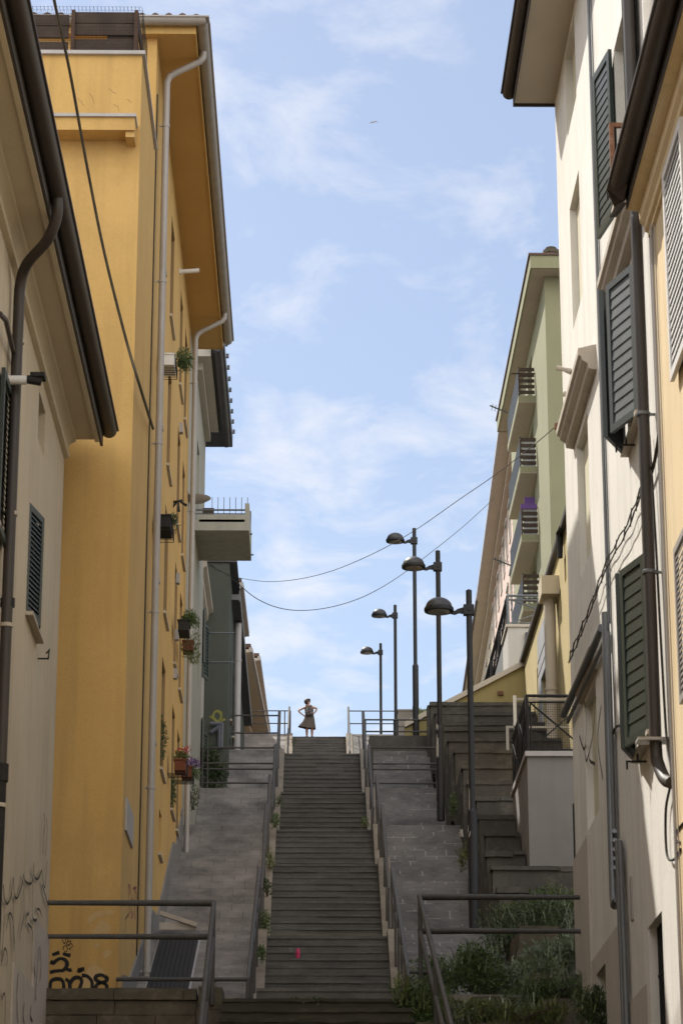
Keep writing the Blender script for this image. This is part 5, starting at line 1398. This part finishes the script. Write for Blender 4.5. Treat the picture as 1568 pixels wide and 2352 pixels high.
w3 = thing('white_house', 'low whitish house with a moulded cornice and green shutters beside the slate green wall', 'building', (-5, 64, 10))
XW = -2.82
q = MB(); facade(q, XW, 1, 62.0, 66.3, 10, 18.7, [(63.4, 64.3, 16.4, 17.8), (63.4, 64.3, 13.6, 15.0)], .2, 7); part(w3, 'wall', q, M['pale_wall'])
for h in ((63.4, 64.3, 16.4, 17.8), (63.4, 64.3, 13.6, 15.0)):
    window(w3, XW, 1, h, .18, M['shutter_dark'], M['glass'], .06, 1)
    leaf(w3, (XW + .02, h[0]), (XW + .14, h[0] - .5), h[2], h[3], M['shutter'], nsl=14, louver=True, fw=.06); leaf(w3, (XW + .02, h[1]), (XW + .16, h[1] + .5), h[2], h[3], M['shutter'], nsl=14, louver=True, fw=.06)
q = MB(); q.prism([(XW, 62.0, 18.35), (XW + .08, 62.0, 18.42), (XW + .09, 62, 18.55), (XW + .2, 62, 18.62), (XW + .2, 62, 18.75), (XW, 62, 18.8)], (0, 4.3, 0)); part(w3, 'cornice', q, M['ivory_trim'])
q = MB()
for y in (1455, 1522): q.tube([(XW, 64.8, HZ(y, 64.8)), (-2.0, 64.8, HZ(y, 64.8))], .025, 6)
part(w3, 'clothes_bar', q, M['steel'])

s4 = thing('slate_building', 'dark slate green building with a pale downpipe and yellow spray paint', 'building', (-5, 70, 12))
XS = -2.2; zs4 = 20.0
q = MB(); facade(q, XS, 1, 66.3, 83, 12, zs4, [(68.2, 68.8, 16.2, 18), (70.2, 71, 16.2, 18), (74, 75, 16.5, 18), (68.0, 68.8, 14.6, 15.7)], .2, 7); part(s4, 'wall', q, M['darkgreen_wall'])
for h in [(68.2, 68.8, 16.2, 18), (70.2, 71, 16.2, 18), (74, 75, 16.5, 18), (68.0, 68.8, 14.6, 15.7)]: window(s4, XS, 1, h, .15, M['black_metal'], M['pane_dark'], .05, 0, M['stone_sill'])
q = MB(); q.box(-8, -2.0, 68.3, 83.2, zs4 - .45, zs4 - .3); q.box(-2.0, -1.96, 68.3, 83.2, zs4 - .5, zs4 - .2); part(s4, 'eave', q, M['grey_wall'])
q = MB(); q.box(-8, -2.0, 66.25, 83.2, zs4, zs4 + .05); part(s4, 'roof', q, M['slate_metal'])
q = MB(); p = P(545, 1600, 70.5); q.tube([(p.x, 70.5, zs4 - .5), (p.x, 70.5, 14.5)], .1, 12); q.tube([(p.x, 70.5, 18.4), (p.x, 70.5, 18.45)], .115, 12); part(s4, 'downpipe', q, M['cap'], True)
q = MB(); q.box(-16, -6.2, 72, 92, 12, 38.7); part(s4, 'shade_block', q, M['darkgreen_wall'])  # added tall block, out of view, shades the straw building and ramps
gr = MB(); zz2 = lambda a, b: P((540 + a / 3.677) / 1.27551, (1640 + b / 3.677) / 1.27551, 66.3)
for pts in ([(320, 1720), (312, 1680), (330, 1640), (360, 1630), (392, 1650), (398, 1690), (380, 1730), (345, 1735), (325, 1710)], [(380, 1735), (420, 1725), (440, 1712)], [(390, 1740), (402, 1752), (398, 1768)], [(275, 1700), (290, 1690), (286, 1710)]):
    gr.ribbon([zz2(a, b) for a, b in pts], 0.065, (0, -1, 0))
part(s4, 'graffiti', gr, M['ink_yellow'])
q = MB()
for (a, b) in (((285, 1775), (415, 1775)), ((410, 1775), (400, 2040)), ((290, 1870), (400, 1790)), ((380, 1800), (380, 2040))):
    q.tube([zz2(*a) + Vector((0, -.1, 0)), zz2(*b) + Vector((0, -.1, 0))], .05, 6)
part(s4, 'gate_frame', q, M['bluemetal'])

def left_far(name, label, ea, eb, Ya, Yb, m, over=.6, wing=None):  # wing: bounds of an added, unseen shade block
    t_, o0, u, n_, z = far_row(name, label, ea, eb, Ya, Yb, over, m, 8, ((3.0, 1.5), (6.2, 1.5)), 3, M['cap'])
    if wing: q = MB(); q.box(*wing); q.box(-14.2, -3.2, 91.2, 99.9, 18, 25.6); part(t_, 'shade_block', q, m)  # hidden blocks added only to shade the topmost ramps
    return t_
left_far('pale_house', 'pale house with a white eave peeking over the slate green building', (552, 1359), (564, 1456), 85.0, 90.5, M['pale_pink'], .6, (-14, -4.5, 91.0, 99.0, 18, 36))
left_far('pink_house', 'pale pink house with a jutting eave on the skyline, nearer of the pair', (574, 1503), (612, 1690), 100.0, 114.0, M['pale_pink'], .9)
left_far('pink_house', 'pale pink house on the skyline, farthest on the left side', (593, 1517), (615, 1683), 114.6, 128.0, M['pale_pink'], .9)

# ------------------------------------------------------------------ cables
def cable(label, pts, r, m, k=8):
    q = MB(); q.tube(spline([Vector(P(*p)) for p in pts], k), r, 6)
    solo('overhead_cable', label, 'cable', q, m, P(*pts[0]), True)
cable('thick twisted cable sagging from the top edge to the yellow downpipe', [(118, -60, 30.0), (125, 0, 31), (160, 160, 33), (200, 380, 34.6), (240, 580, 35.6), (290, 780, 36.4), (324, 895, 36.75), (352, 985, 40.5)], 0.022, M['cable_y'])
cable('thin black cable crossing the sky from the ivory house corner', [(1283, 972, 36.9), (1230, 1018, 38.5), (1140, 1088, 42), (1050, 1150, 46), (960, 1213, 50), (880, 1260, 53.5), (800, 1297, 57), (740, 1318, 59.5), (680, 1331, 61), (620, 1336, 63), (570, 1331, 65), (530, 1322, 66.2), (490, 1303, 66.25)], 0.007, M['cable'])
cable('thin black cable sagging lower across the sky to the slate green building', [(1135, 1144, 98), (1060, 1212, 92), (980, 1276, 87), (910, 1328, 82), (840, 1368, 78), (770, 1392, 75), (700, 1402, 72), (640, 1396, 70), (585, 1372, 68), (530, 1326, 66.6), (480, 1295, 66.25)], 0.011, M['cable'])

# ------------------------------------------------------------------ gull
gl = thing('seagull', 'small white gull gliding in the blue sky', 'bird', P(857, 281, 250))
c = P(857, 281, 250); sc = 250 / 6020 * 1.15
q = MB(); q.tube([c + Vector((-.26, 0, -.02)), c + Vector((-.1, 0, 0)), c + Vector((.1, -.05, .03)), c + Vector((.24, -.05, .04)), c + Vector((.30, -.05, .03))], [.02, .07, .07, .045, .01], 8); part(gl, 'body', q, M['gull'], True)
for s_ in (-1, 1):
    q = MB(); pts = [(0, 0, 0), (.20, -.05, .10), (.52, .06, .02)] if s_ > 0 else [(0, 0, 0), (-.18, -.05, -.02), (-.46, .05, -.14)]
    w_ = [.12, .10, .015]
    for i in range(2):
        a, b = c + Vector(pts[i]), c + Vector(pts[i + 1])
        q.prism([a + Vector((0, -w_[i], .01)), a + Vector((0, w_[i], .01)), b + Vector((0, w_[i + 1], .01)), b + Vector((0, -w_[i + 1], .01))], (0, 0, .015))
    part(gl, 'wing', q, M['gull'])

# ------------------------------------------------------------------ the woman at the top
feet = P(710.5, 1692.5, 97.95); feet.z = E[7][1]
wo = thing('person', 'woman in grey dress standing with hands on hips at the top of the stairs', 'person', feet)
def skin(name, chains, m, parent, sub=2, root=0):
    vs, es, rs = [], [], []
    idx = {}
    def vid(key, p, r):
        if key not in idx: idx[key] = len(vs); vs.append(p); rs.append(r)
        return idx[key]
    for ch in chains:
        prev = None
        for (key, p, r) in ch:
            i = vid(key, p, r)
            if prev is not None: es.append((prev, i))
            prev = i
    me = bpy.data.meshes.new(name); me.from_pydata(vs, es, []); me.materials.append(m)
    o = bpy.data.objects.new(name, me); COL.objects.link(o); o.parent = parent
    sk = o.modifiers.new('skin', 'SKIN'); sk.use_smooth_shade = True
    if not me.skin_vertices: 
        bpy.context.view_layer.objects.active = o
    lay = me.skin_vertices[0].data if me.skin_vertices else None
    for i, r in enumerate(rs):
        lay[i].radius = r if isinstance(r, tuple) else (r, r)
        lay[i].use_root = (i == root)
    sb_ = o.modifiers.new('sub', 'SUBSURF'); sb_.levels = sub; sb_.render_levels = sub
    return o
pel = ('pel', (.0, 0, .84), (.15, .11))
che = ('che', (-.01, .0, 1.14), (.15, .10))
sho = ('sho', (-.03, .0, 1.27), (.11, .075))
nek = ('nek', (-.05, .0, 1.345), .05)
chains = [
    [pel, ('wst', (0, 0, .98), (.13, .095)), che, sho, nek, ('jaw', (-.065, -.005, 1.40), (.065, .07)), ('hd', (-.085, .0, 1.475), (.088, .098)), ('crn', (-.095, .0, 1.555), (.06, .07))],
    [('jaw', (-.065, -.005, 1.40), (.065, .07)), ('chin', (.005, -.015, 1.40), .028)],
    [('hd', (-.085, .0, 1.475), (.088, .098)), ('nose', (.022, -.02, 1.455), .014)],
    [sho, ('sl', (-.17, 0, 1.25), .05), ('ul', (-.30, .02, 1.19), .042), ('el', (-.435, .04, 1.125), .036), ('fl', (-.34, -.01, 1.02), .033), ('wl', (-.245, -.05, .935), .024), ('pl', (-.205, -.06, .895), (.034, .02))],
    [sho, ('sr', (.11, 0, 1.25), .05), ('ur', (.20, .02, 1.235), .042), ('er', (.285, .04, 1.205), .036), ('fr', (.235, -.01, 1.09), .033), ('wr', (.165, -.05, .995), .024), ('pr', (.145, -.06, .955), (.034, .02))],
    [pel, ('hl', (-.095, 0, .76), .09), ('kl', (-.10, -.01, .42), .056), ('cl', (-.10, .02, .30), .058), ('al', (-.095, .02, .08), .036), ('hel', (-.095, .0, .045), .038), ('tl', (-.115, .12, .025), (.042, .022))],
    [pel, ('hr', (.085, 0, .76), .09), ('kr', (.095, -.01, .42), .056), ('cr', (.10, .02, .30), .058), ('ar', (.10, .02, .08), .036), ('her', (.10, .0, .045), .038), ('tr', (.13, .12, .025), (.042, .022))],
]
for s_, pk, bx0 in ((1, 'pl', (-.205, -.06, .895)), (-1, 'pr', (.145, -.06, .955))):
    for f in range(4):
        b0 = Vector(bx0); L = (.07, .08, .076, .06)[f]
        d1 = Vector((s_ * .5, -.25 - .02 * f, -.45 + .22 * f)).normalized(); d2 = Vector((s_ * .7, .1, -.5 + .2 * f)).normalized()
        chains.append([(pk, bx0, .02), (f'{pk}{f}a', tuple(b0 + Vector((0, 0, -.02 + .013 * f)) + d1 * L * .55), .009), (f'{pk}{f}b', tuple(b0 + Vector((0, 0, -.02 + .013 * f)) + d1 * L * .55 + d2 * L * .6), .0075)])
    b0 = Vector(bx0); chains.append([(pk, bx0, .02), (f'{pk}ta', tuple(b0 + Vector((s_ * .02, .05, .01))), .010), (f'{pk}tb', tuple(b0 + Vector((s_ * .05, .075, -.005))), .008)])
skin('body', chains, M['skin'], wo, 2)
# dress: rings with folds and a wind blown hem towards the left
q = MB(); n = 40; rings = [(1.295, .12, .075, -.03, 0), (1.24, .165, .10, -.025, 0), (1.14, .17, .125, -.015, .02), (1.0, .155, .12, -.005, .03), (.92, .165, .13, 0, .05), (.80, .19, .155, .0, .12), (.66, .215, .18, -.01, .35), (.54, .235, .20, -.02, .75), (.44, .25, .21, -.03, 1.0)]
for (z, rx, ry, cx, fl) in rings:
    for j in range(n):
        a = 2 * math.pi * j / n
        wv = 1 + .09 * fl * math.sin(7 * a + 1) + .04 * fl * math.sin(13 * a)
        lx = math.cos(a) * rx * wv; ly = math.sin(a) * ry * wv
        lw = max(0, -math.cos(a)) ** 2 * fl
        q.v.append(Vector((cx + lx - lw * .16, ly, z + lw * .06 - .09 * fl * max(0, math.cos(a) * .3 + .4) * (.6 + .4 * math.sin(3 * a)))) + feet)
for i in range(len(rings) - 1):
    for j in range(n):
        q.f.append((i * n + j, i * n + (j + 1) % n, (i + 1) * n + (j + 1) % n, (i + 1) * n + j))
q.f.append(tuple(range(n)))
part(wo, 'dress', q, M['dress'], True)
q = MB(); rng = random.Random(4)
o0 = len(q.v); nr = 9; ns_ = 16
for i in range(nr):
    t = i / (nr - 1); ph = -1.15 + t * 2.68
    for j in range(ns_):
        a = 2 * math.pi * j / ns_
        rr = .112 * math.cos(ph) if abs(ph) < 1.57 else .002
        fr = (1 + .06 * math.sin(5 * a + i)) * (0.62 if (math.cos(a) > .45 and ph < .30) else 1)
        q.v.append(feet + Vector((-.10 + rr * math.cos(a) * fr, rr * math.sin(a) * fr * 1.05 - .004, 1.472 + .122 * math.sin(ph) + .006 * math.sin(3 * a))))
for i in range(nr - 1):
    for j in range(ns_): q.f.append((i * ns_ + j, i * ns_ + (j + 1) % ns_, (i + 1) * ns_ + (j + 1) % ns_, (i + 1) * ns_ + j))
q.f.append(tuple(range(ns_))[::-1])
q.tube([feet + Vector((-.05, 0, 1.545)), feet + Vector((.0, -.01, 1.555)), feet + Vector((.03, -.02, 1.53))], [.05, .04, .015], 8)
part(wo, 'hair', q, M['hair'], True)
q = MB(); q.box(feet.x + .004, feet.x + .03, feet.y - .085, feet.y + .05, feet.z + 1.462, feet.z + 1.502); q.tube([feet + Vector((.01, -.088, 1.49)), feet + Vector((-.08, -.10, 1.495))], .006, 5)
part(wo, 'sunglasses', q, M['black_metal'])
for s_, xx in ((-1, -.10), (1, .105)):
    q = MB(); q.prism([feet + Vector((xx - .045, -.07, 0.002)), feet + Vector((xx + .045, -.07, .002)), feet + Vector((xx + .055 + s_ * .01, .1, .002)), feet + Vector((xx + .02 + s_ * .02, .18, .002)), feet + Vector((xx - .03 + s_ * .02, .18, .002)), feet + Vector((xx - .05 + s_ * .01, .08, .002))], (0, 0, .03))
    q.lathe([(.045, .075), (.05, .08), (.05, .105), (.045, .11)], feet + Vector((xx, .0, 0)), 12); q.lathe([(.05, .03), (.047, .06), (.04, .062)], feet + Vector((xx, -.01, 0)), 12)
    part(wo, 'sandal', q, M['sandal'])
bpk = thing('backpack', 'dark floral backpack on the back of the woman', 'backpack', feet + Vector((.02, -.14, .95)))
q = MB(); n = 20; rings = [(.86, .05, .03), (.875, .13, .06), (.93, .155, .085), (1.02, .155, .09), (1.10, .14, .085), (1.18, .115, .065), (1.22, .07, .04), (1.235, .02, .01)]
for (z, rx, ry) in rings:
    for j in range(n):
        a = 2 * math.pi * j / n; ca, sa = math.cos(a), math.sin(a)
        k = (abs(ca) ** 3 + abs(sa) ** 3) ** (-1 / 3)
        q.v.append(feet + Vector((.0 + rx * ca * k * .95, -.165 + ry * sa * k, z)))
for i in range(len(rings) - 1):
    for j in range(n): q.f.append((i * n + j, i * n + (j + 1) % n, (i + 1) * n + (j + 1) % n, (i + 1) * n + j))
q.f.append(tuple(range(n))[::-1]); q.f.append(tuple((len(rings) - 1) * n + j for j in range(n)))
part(bpk, 'bag', q, M['floral'], True)
for sx_ in (-.115, .085):
    q = MB(); q.tube([feet + Vector((sx_ * .7, -.15, 1.19)), feet + Vector((sx_ * 1.05 - .02, -.06, 1.315)), feet + Vector((sx_ * 1.05 - .02, .06, 1.30)), feet + Vector((sx_ * 1.25 - .01, .12, 1.18)), feet + Vector((sx_ * 1.4, .06, 1.02)), feet + Vector((sx_ * 1.2, -.1, .93))], .018, 6); part(bpk, 'strap', q, M['sandal'], True)
q = MB(); q.box(feet.x - .09, feet.x + .09, feet.y - .275, feet.y - .24, feet.z + .90, feet.z + 1.05); part(bpk, 'pocket', q, M['floral'])

# ------------------------------------------------------------------ litter
sp = P(684, 2189, 42.0)
def step_at(y):
    z = None
    for (y0, n, r, zb, zt, yt) in FLIGHTS:
        if y0 <= y <= yt + TR: return zb + (int((y - y0) / TR) + 1) * r
    return sp.z
ys_ = 42.0
best = min((abs(P(684, 2196, FLIGHTS[0][0] + k * TR + .1).z - (FLIGHTS[0][3] + (k + 1) * FLIGHTS[0][2])), k) for k in range(FLIGHTS[0][1]))[1]
yk = FLIGHTS[0][0] + best * TR + .06; zk = FLIGHTS[0][3] + (best + 1) * FLIGHTS[0][2]
xk = P(684, 2190, yk).x
sh = thing('clog', 'bright pink plastic clog propped against a riser on the lower stairs', 'shoe', (xk, yk, zk))
q = MB(); n = 18
prof = [(0, .036, 0), (.05, .044, .0), (.11, .046, .0), (.17, .036, 0), (.20, .012, 0)]
base = Vector((xk, yk + .02, zk + .004)); ax = Vector((.02, .10, .98)).normalized(); sd_ = Vector((1, 0, 0)); fw_ = sd_.cross(ax)
for i in range(9):
    t = i / 8; L = t * .17
    wdt = .038 * math.sin(math.pi * (.12 + .8 * t)) ** .5
    dpt = .03 + .035 * math.sin(math.pi * t) * (1 if t > .4 else .4)
    for j in range(n):
        a = 2 * math.pi * j / n
        q.v.append(base + ax * L + sd_ * wdt * math.cos(a) + fw_ * (dpt * .5 * math.sin(a)))
for i in range(8):
    for j in range(n): q.f.append((i * n + j, i * n + (j + 1) % n, (i + 1) * n + (j + 1) % n, (i + 1) * n + j))
q.f.append(tuple(range(n))); q.f.append(tuple(8 * n + j for j in range(n)))
part(sh, 'upper', q, M['pinkplastic'], True)
q = MB(); q.obox(base + sd_ * -.028 + ax * .02 - fw_ * .022, sd_ * .056, ax * .09, fw_ * -.012); part(sh, 'insole', q, M['petal_red'])
q = MB(); yk2 = yk + TR; xk2 = P(668, 2172, yk2).x; zk2 = zk + FLIGHTS[0][2]
rng = random.Random(3); c = Vector((xk2, yk2 + .04, zk2 + .04))
pts_ = [c + Vector((rng.uniform(-.05, .05), rng.uniform(-.03, .03), rng.uniform(-.035, .035))) for _ in range(9)]
for i in range(7): q.prism([pts_[i], pts_[i + 1], pts_[i + 2]], (0.001, .002, .002))
solo('paper_scrap', 'crumpled white paper scrap above the pink clog', 'litter', q, M['paper'], c)
q = MB(); c = P(1032, 1908, 50.2) if False else P(1055, 1915, 48.5)
pts_ = [c + Vector((rng.uniform(-.09, .09), rng.uniform(-.05, .05), rng.uniform(-.1, .1))) for _ in range(9)]
for i in range(7): q.prism([pts_[i], pts_[i + 1], pts_[i + 2]], (0.001, .002, .002))
solo('paper_scrap', 'white paper scrap caught in weeds beside the concrete planter', 'litter', q, M['paper'], c)

# ------------------------------------------------------------------ weeds and bushes
def weed(label, x, y, Y, r_, h, n, m, seed, size=.045, group='weeds along the stairs'):
    r_ *= .8; h *= .7
    p = P(x, y, Y); rng = random.Random(seed)
    t_ = thing('weed', label, 'weed', p, group)
    f = MB()
    for k in range(4):
        leaves(f, p + Vector((rng.uniform(-.5, .5) * r_, rng.uniform(-.3, .3), h * rng.uniform(.25, .7))), (r_ * .6, .2, h * .45), n // 4, size, rng, .6, .7)
    part(t_, 'foliage', f, m)
    s_ = MB(); stems(s_, p, r_ * .6, 6, rng, h * .8); part(t_, 'stem', s_, M['wood'])
weed('green weed tuft against the left kerb near the pink clog', 602, 2205, 42.3, .09, .32, 150, M['leaf'], 21)
weed('tall weed against the left kerb above the first landing', 607, 2140, 44.4, .11, .50, 260, M['leaf'], 22)
weed('dark weed against the left kerb of the second flight', 613, 2060, 46.8, .09, .42, 180, M['leaf_dark'], 23)
weed('yellow green weed against the left kerb of the second flight', 620, 1995, 49.6, .10, .45, 200, M['leaf_yellow'], 24)
weed('small weed against the left kerb of the third flight', 632, 1900, 53.6, .14, .36, 160, M['leaf'], 25)
weed('small weed on the left kerb of the fourth flight', 640, 1850, 57.8, .1, .25, 80, M['leaf_dark'], 26)
weed('weed at the foot of the skyline railing beside the topmost steps', 674, 1712, 92.5, .12, .35, 80, M['leaf_dark'], 27)
weed('weed on the right kerb of the third flight', 838, 1900, 53.8, .12, .2, 70, M['leaf'], 28)
weed('creeping weed lying on the foreground steps', 690, 2312, 36.05, .5, .08, 240, M['leaf_dark'], 29, .05)
weed('weed tuft at the foot of the concrete planter below the second lamp', 1040, 1870, 54.0, .14, .7, 200, M['leaf'], 30)
weed('trailing weed at the foot of the concrete planter behind the nearest lamp', 1062, 1990, 48.6, .14, .5, 200, M['leaf_yellow'], 31)
weed('reddish stalks growing from the base of the far downpipe', 443, 1860, 54.3, .16, .75, 180, M['leaf_dark'], 32)
weed('green tuft beside the grate on the left pavement', 480, 2262, 39.0, .12, .16, 60, M['leaf_dark'], 33)
weed('pale weed on the upper concrete steps beside the third lamp', 965, 1672, 88.0, .3, .8, 200, M['leaf'], 34, .09)

bush('conifer', 'small dark conifer against the whitish house on the left pavement', 'shrub', (P(492, 1770, 62.6).x, 62.6, E[4][1]), [((0, 0, .4), (.36, .3, .42)), ((-.05, 0, .95), (.24, .22, .45)), ((.25, 0, .12), (.3, .25, .14))], 1500, .07, M['leaf_dark'], 41)
gb = 'overgrown bushes on the right foreground terraces'
B = lambda x, y, Y: tuple(P(x, y, Y))
bush('shrub', 'dark green shrub under the right foreground railing in the planter bed', 'shrub', B(1225, 2185, 41.8), [((0, 0, .35), (0.78, 0.55, 0.52)), ((.35, .1, .62), (0.53, 0.44, 0.41)), ((-.45, -.1, .15), (0.44, 0.39, 0.32))], 6460, .05, M['leaf_dark'], 42, gb)
bush('shrub', 'green shrub beside the ivory house wall behind the upper tube', 'shrub', B(1275, 2120, 43.2), [((0, 0, .2), (0.62, 0.44, 0.32)), ((.2, .1, .35), (0.44, 0.33, 0.23)), ((-.5, 0, .1), (0.50, 0.33, 0.22))], 3740, .05, M['leaf'], 43, gb)
bush('fern', 'silvery green fern like bush beside the ivory house plinth', 'fern', B(1285, 2240, 38.4), [((0, 0, .22), (0.56, 0.44, 0.29)), ((-.35, 0, .05), (0.44, 0.33, 0.20)), ((.2, 0, .40), (0.31, 0.28, 0.20))], 3740, .065, M['leaf_silver'], 44, gb)
bush('shrub', 'silvery shrub spilling over the stones below the fern', 'shrub', B(1190, 2275, 37.2), [((0, 0, .12), (0.62, 0.39, 0.26)), ((-.35, -.1, .0), (0.38, 0.33, 0.23)), ((.35, 0, .25), (0.38, 0.33, 0.20))], 3400, .055, M['leaf_silver'], 45, gb)
bush('shrub', 'bright green bush beside the descending right handrail', 'shrub', B(1060, 2255, 37.0), [((0, 0, .15), (0.53, 0.39, 0.32)), ((-.3, 0, .05), (0.38, 0.33, 0.26)), ((.25, 0, .30), (0.31, 0.28, 0.23))], 3910, .06, M['leaf'], 46, gb)
bush('shrub', 'low leafy bush at the right end of the foreground steps', 'shrub', B(955, 2335, 35.6), [((0, 0, .1), (0.35, 0.33, 0.41)), ((.2, 0, .2), (0.31, 0.33, 0.29)), ((-.1, 0, .32), (0.25, 0.22, 0.20))], 2550, .05, M['leaf'], 47, gb)
bush('shrub', 'yellow green bush in front of the mossy right stones', 'shrub', B(1095, 2350, 35.6), [((0, 0, .05), (0.62, 0.33, 0.23)), ((.5, 0, .1), (0.44, 0.33, 0.22))], 2890, .05, M['leaf_yellow'], 48, gb)
bush('shrub', 'dark bush in the bottom right corner against the ivory house', 'shrub', B(1370, 2350, 33.5), [((0, 0, .1), (0.28, 0.33, 0.32)), ((-.1, 0, .25), (0.20, 0.22, 0.20))], 1530, .05, M['leaf_dark'], 49, gb)
bush('shrub', 'trailing grey green plant hanging over the front of the mossy stone block', 'shrub', B(1260, 2290, 36.1), [((0, 0, .05), (.5, .14, .20)), ((-.35, 0, -.12), (.3, .12, .25)), ((.3, -.02, .12), (.28, .12, .14))], 1900, .05, M['leaf'], 50, gb)
bush('shrub', 'ragged green growth in the joint between the stone blocks at the bottom edge', 'shrub', B(1210, 2345, 35.3), [((0, 0, 0), (.5, .14, .12)), ((.3, 0, .1), (.25, .12, .12))], 1200, .045, M['leaf_yellow'], 51, gb)
# mossy stones on the right of the foreground flight
rs_ = thing('stone_terrace', 'mossy stone blocks under the bushes on the right of the foreground steps', 'wall', (2.6, 36.2, 3))
q = MB()
for (x0, x1, ya, yb2, z0, z1) in ((1.40, 2.2, 36.0, 38, 1, 4.62), (2.2, 2.95, 36.1, 38, 1, 4.70), (2.95, 3.72, 36.2, 38.2, 1, 5.02), (1.40, 2.4, 35.2, 36.1, 1, 4.25), (2.42, 3.1, 35.3, 36.2, 1, 4.30), (3.12, 3.72, 35.7, 36.3, 1, 4.62), (1.4, 3.72, 34, 35.2, .5, 3.85),
                                  (2.5, 3.72, 38.2, 42.9, 2, 5.35), (3.12, 3.72, 39.5, 43.2, 2, 6.2)):
    q.rbox(x0, x1 - .012, ya, yb2, z1 - .9, z1 + rnd.uniform(-.015, .015), .12, .025, 3); q.box(x0 + .03, x1 - .04, ya + .03, yb2 - .03, z0, z1 - .85)
part(rs_, 'stone_blocks', q, M['stonewall'])
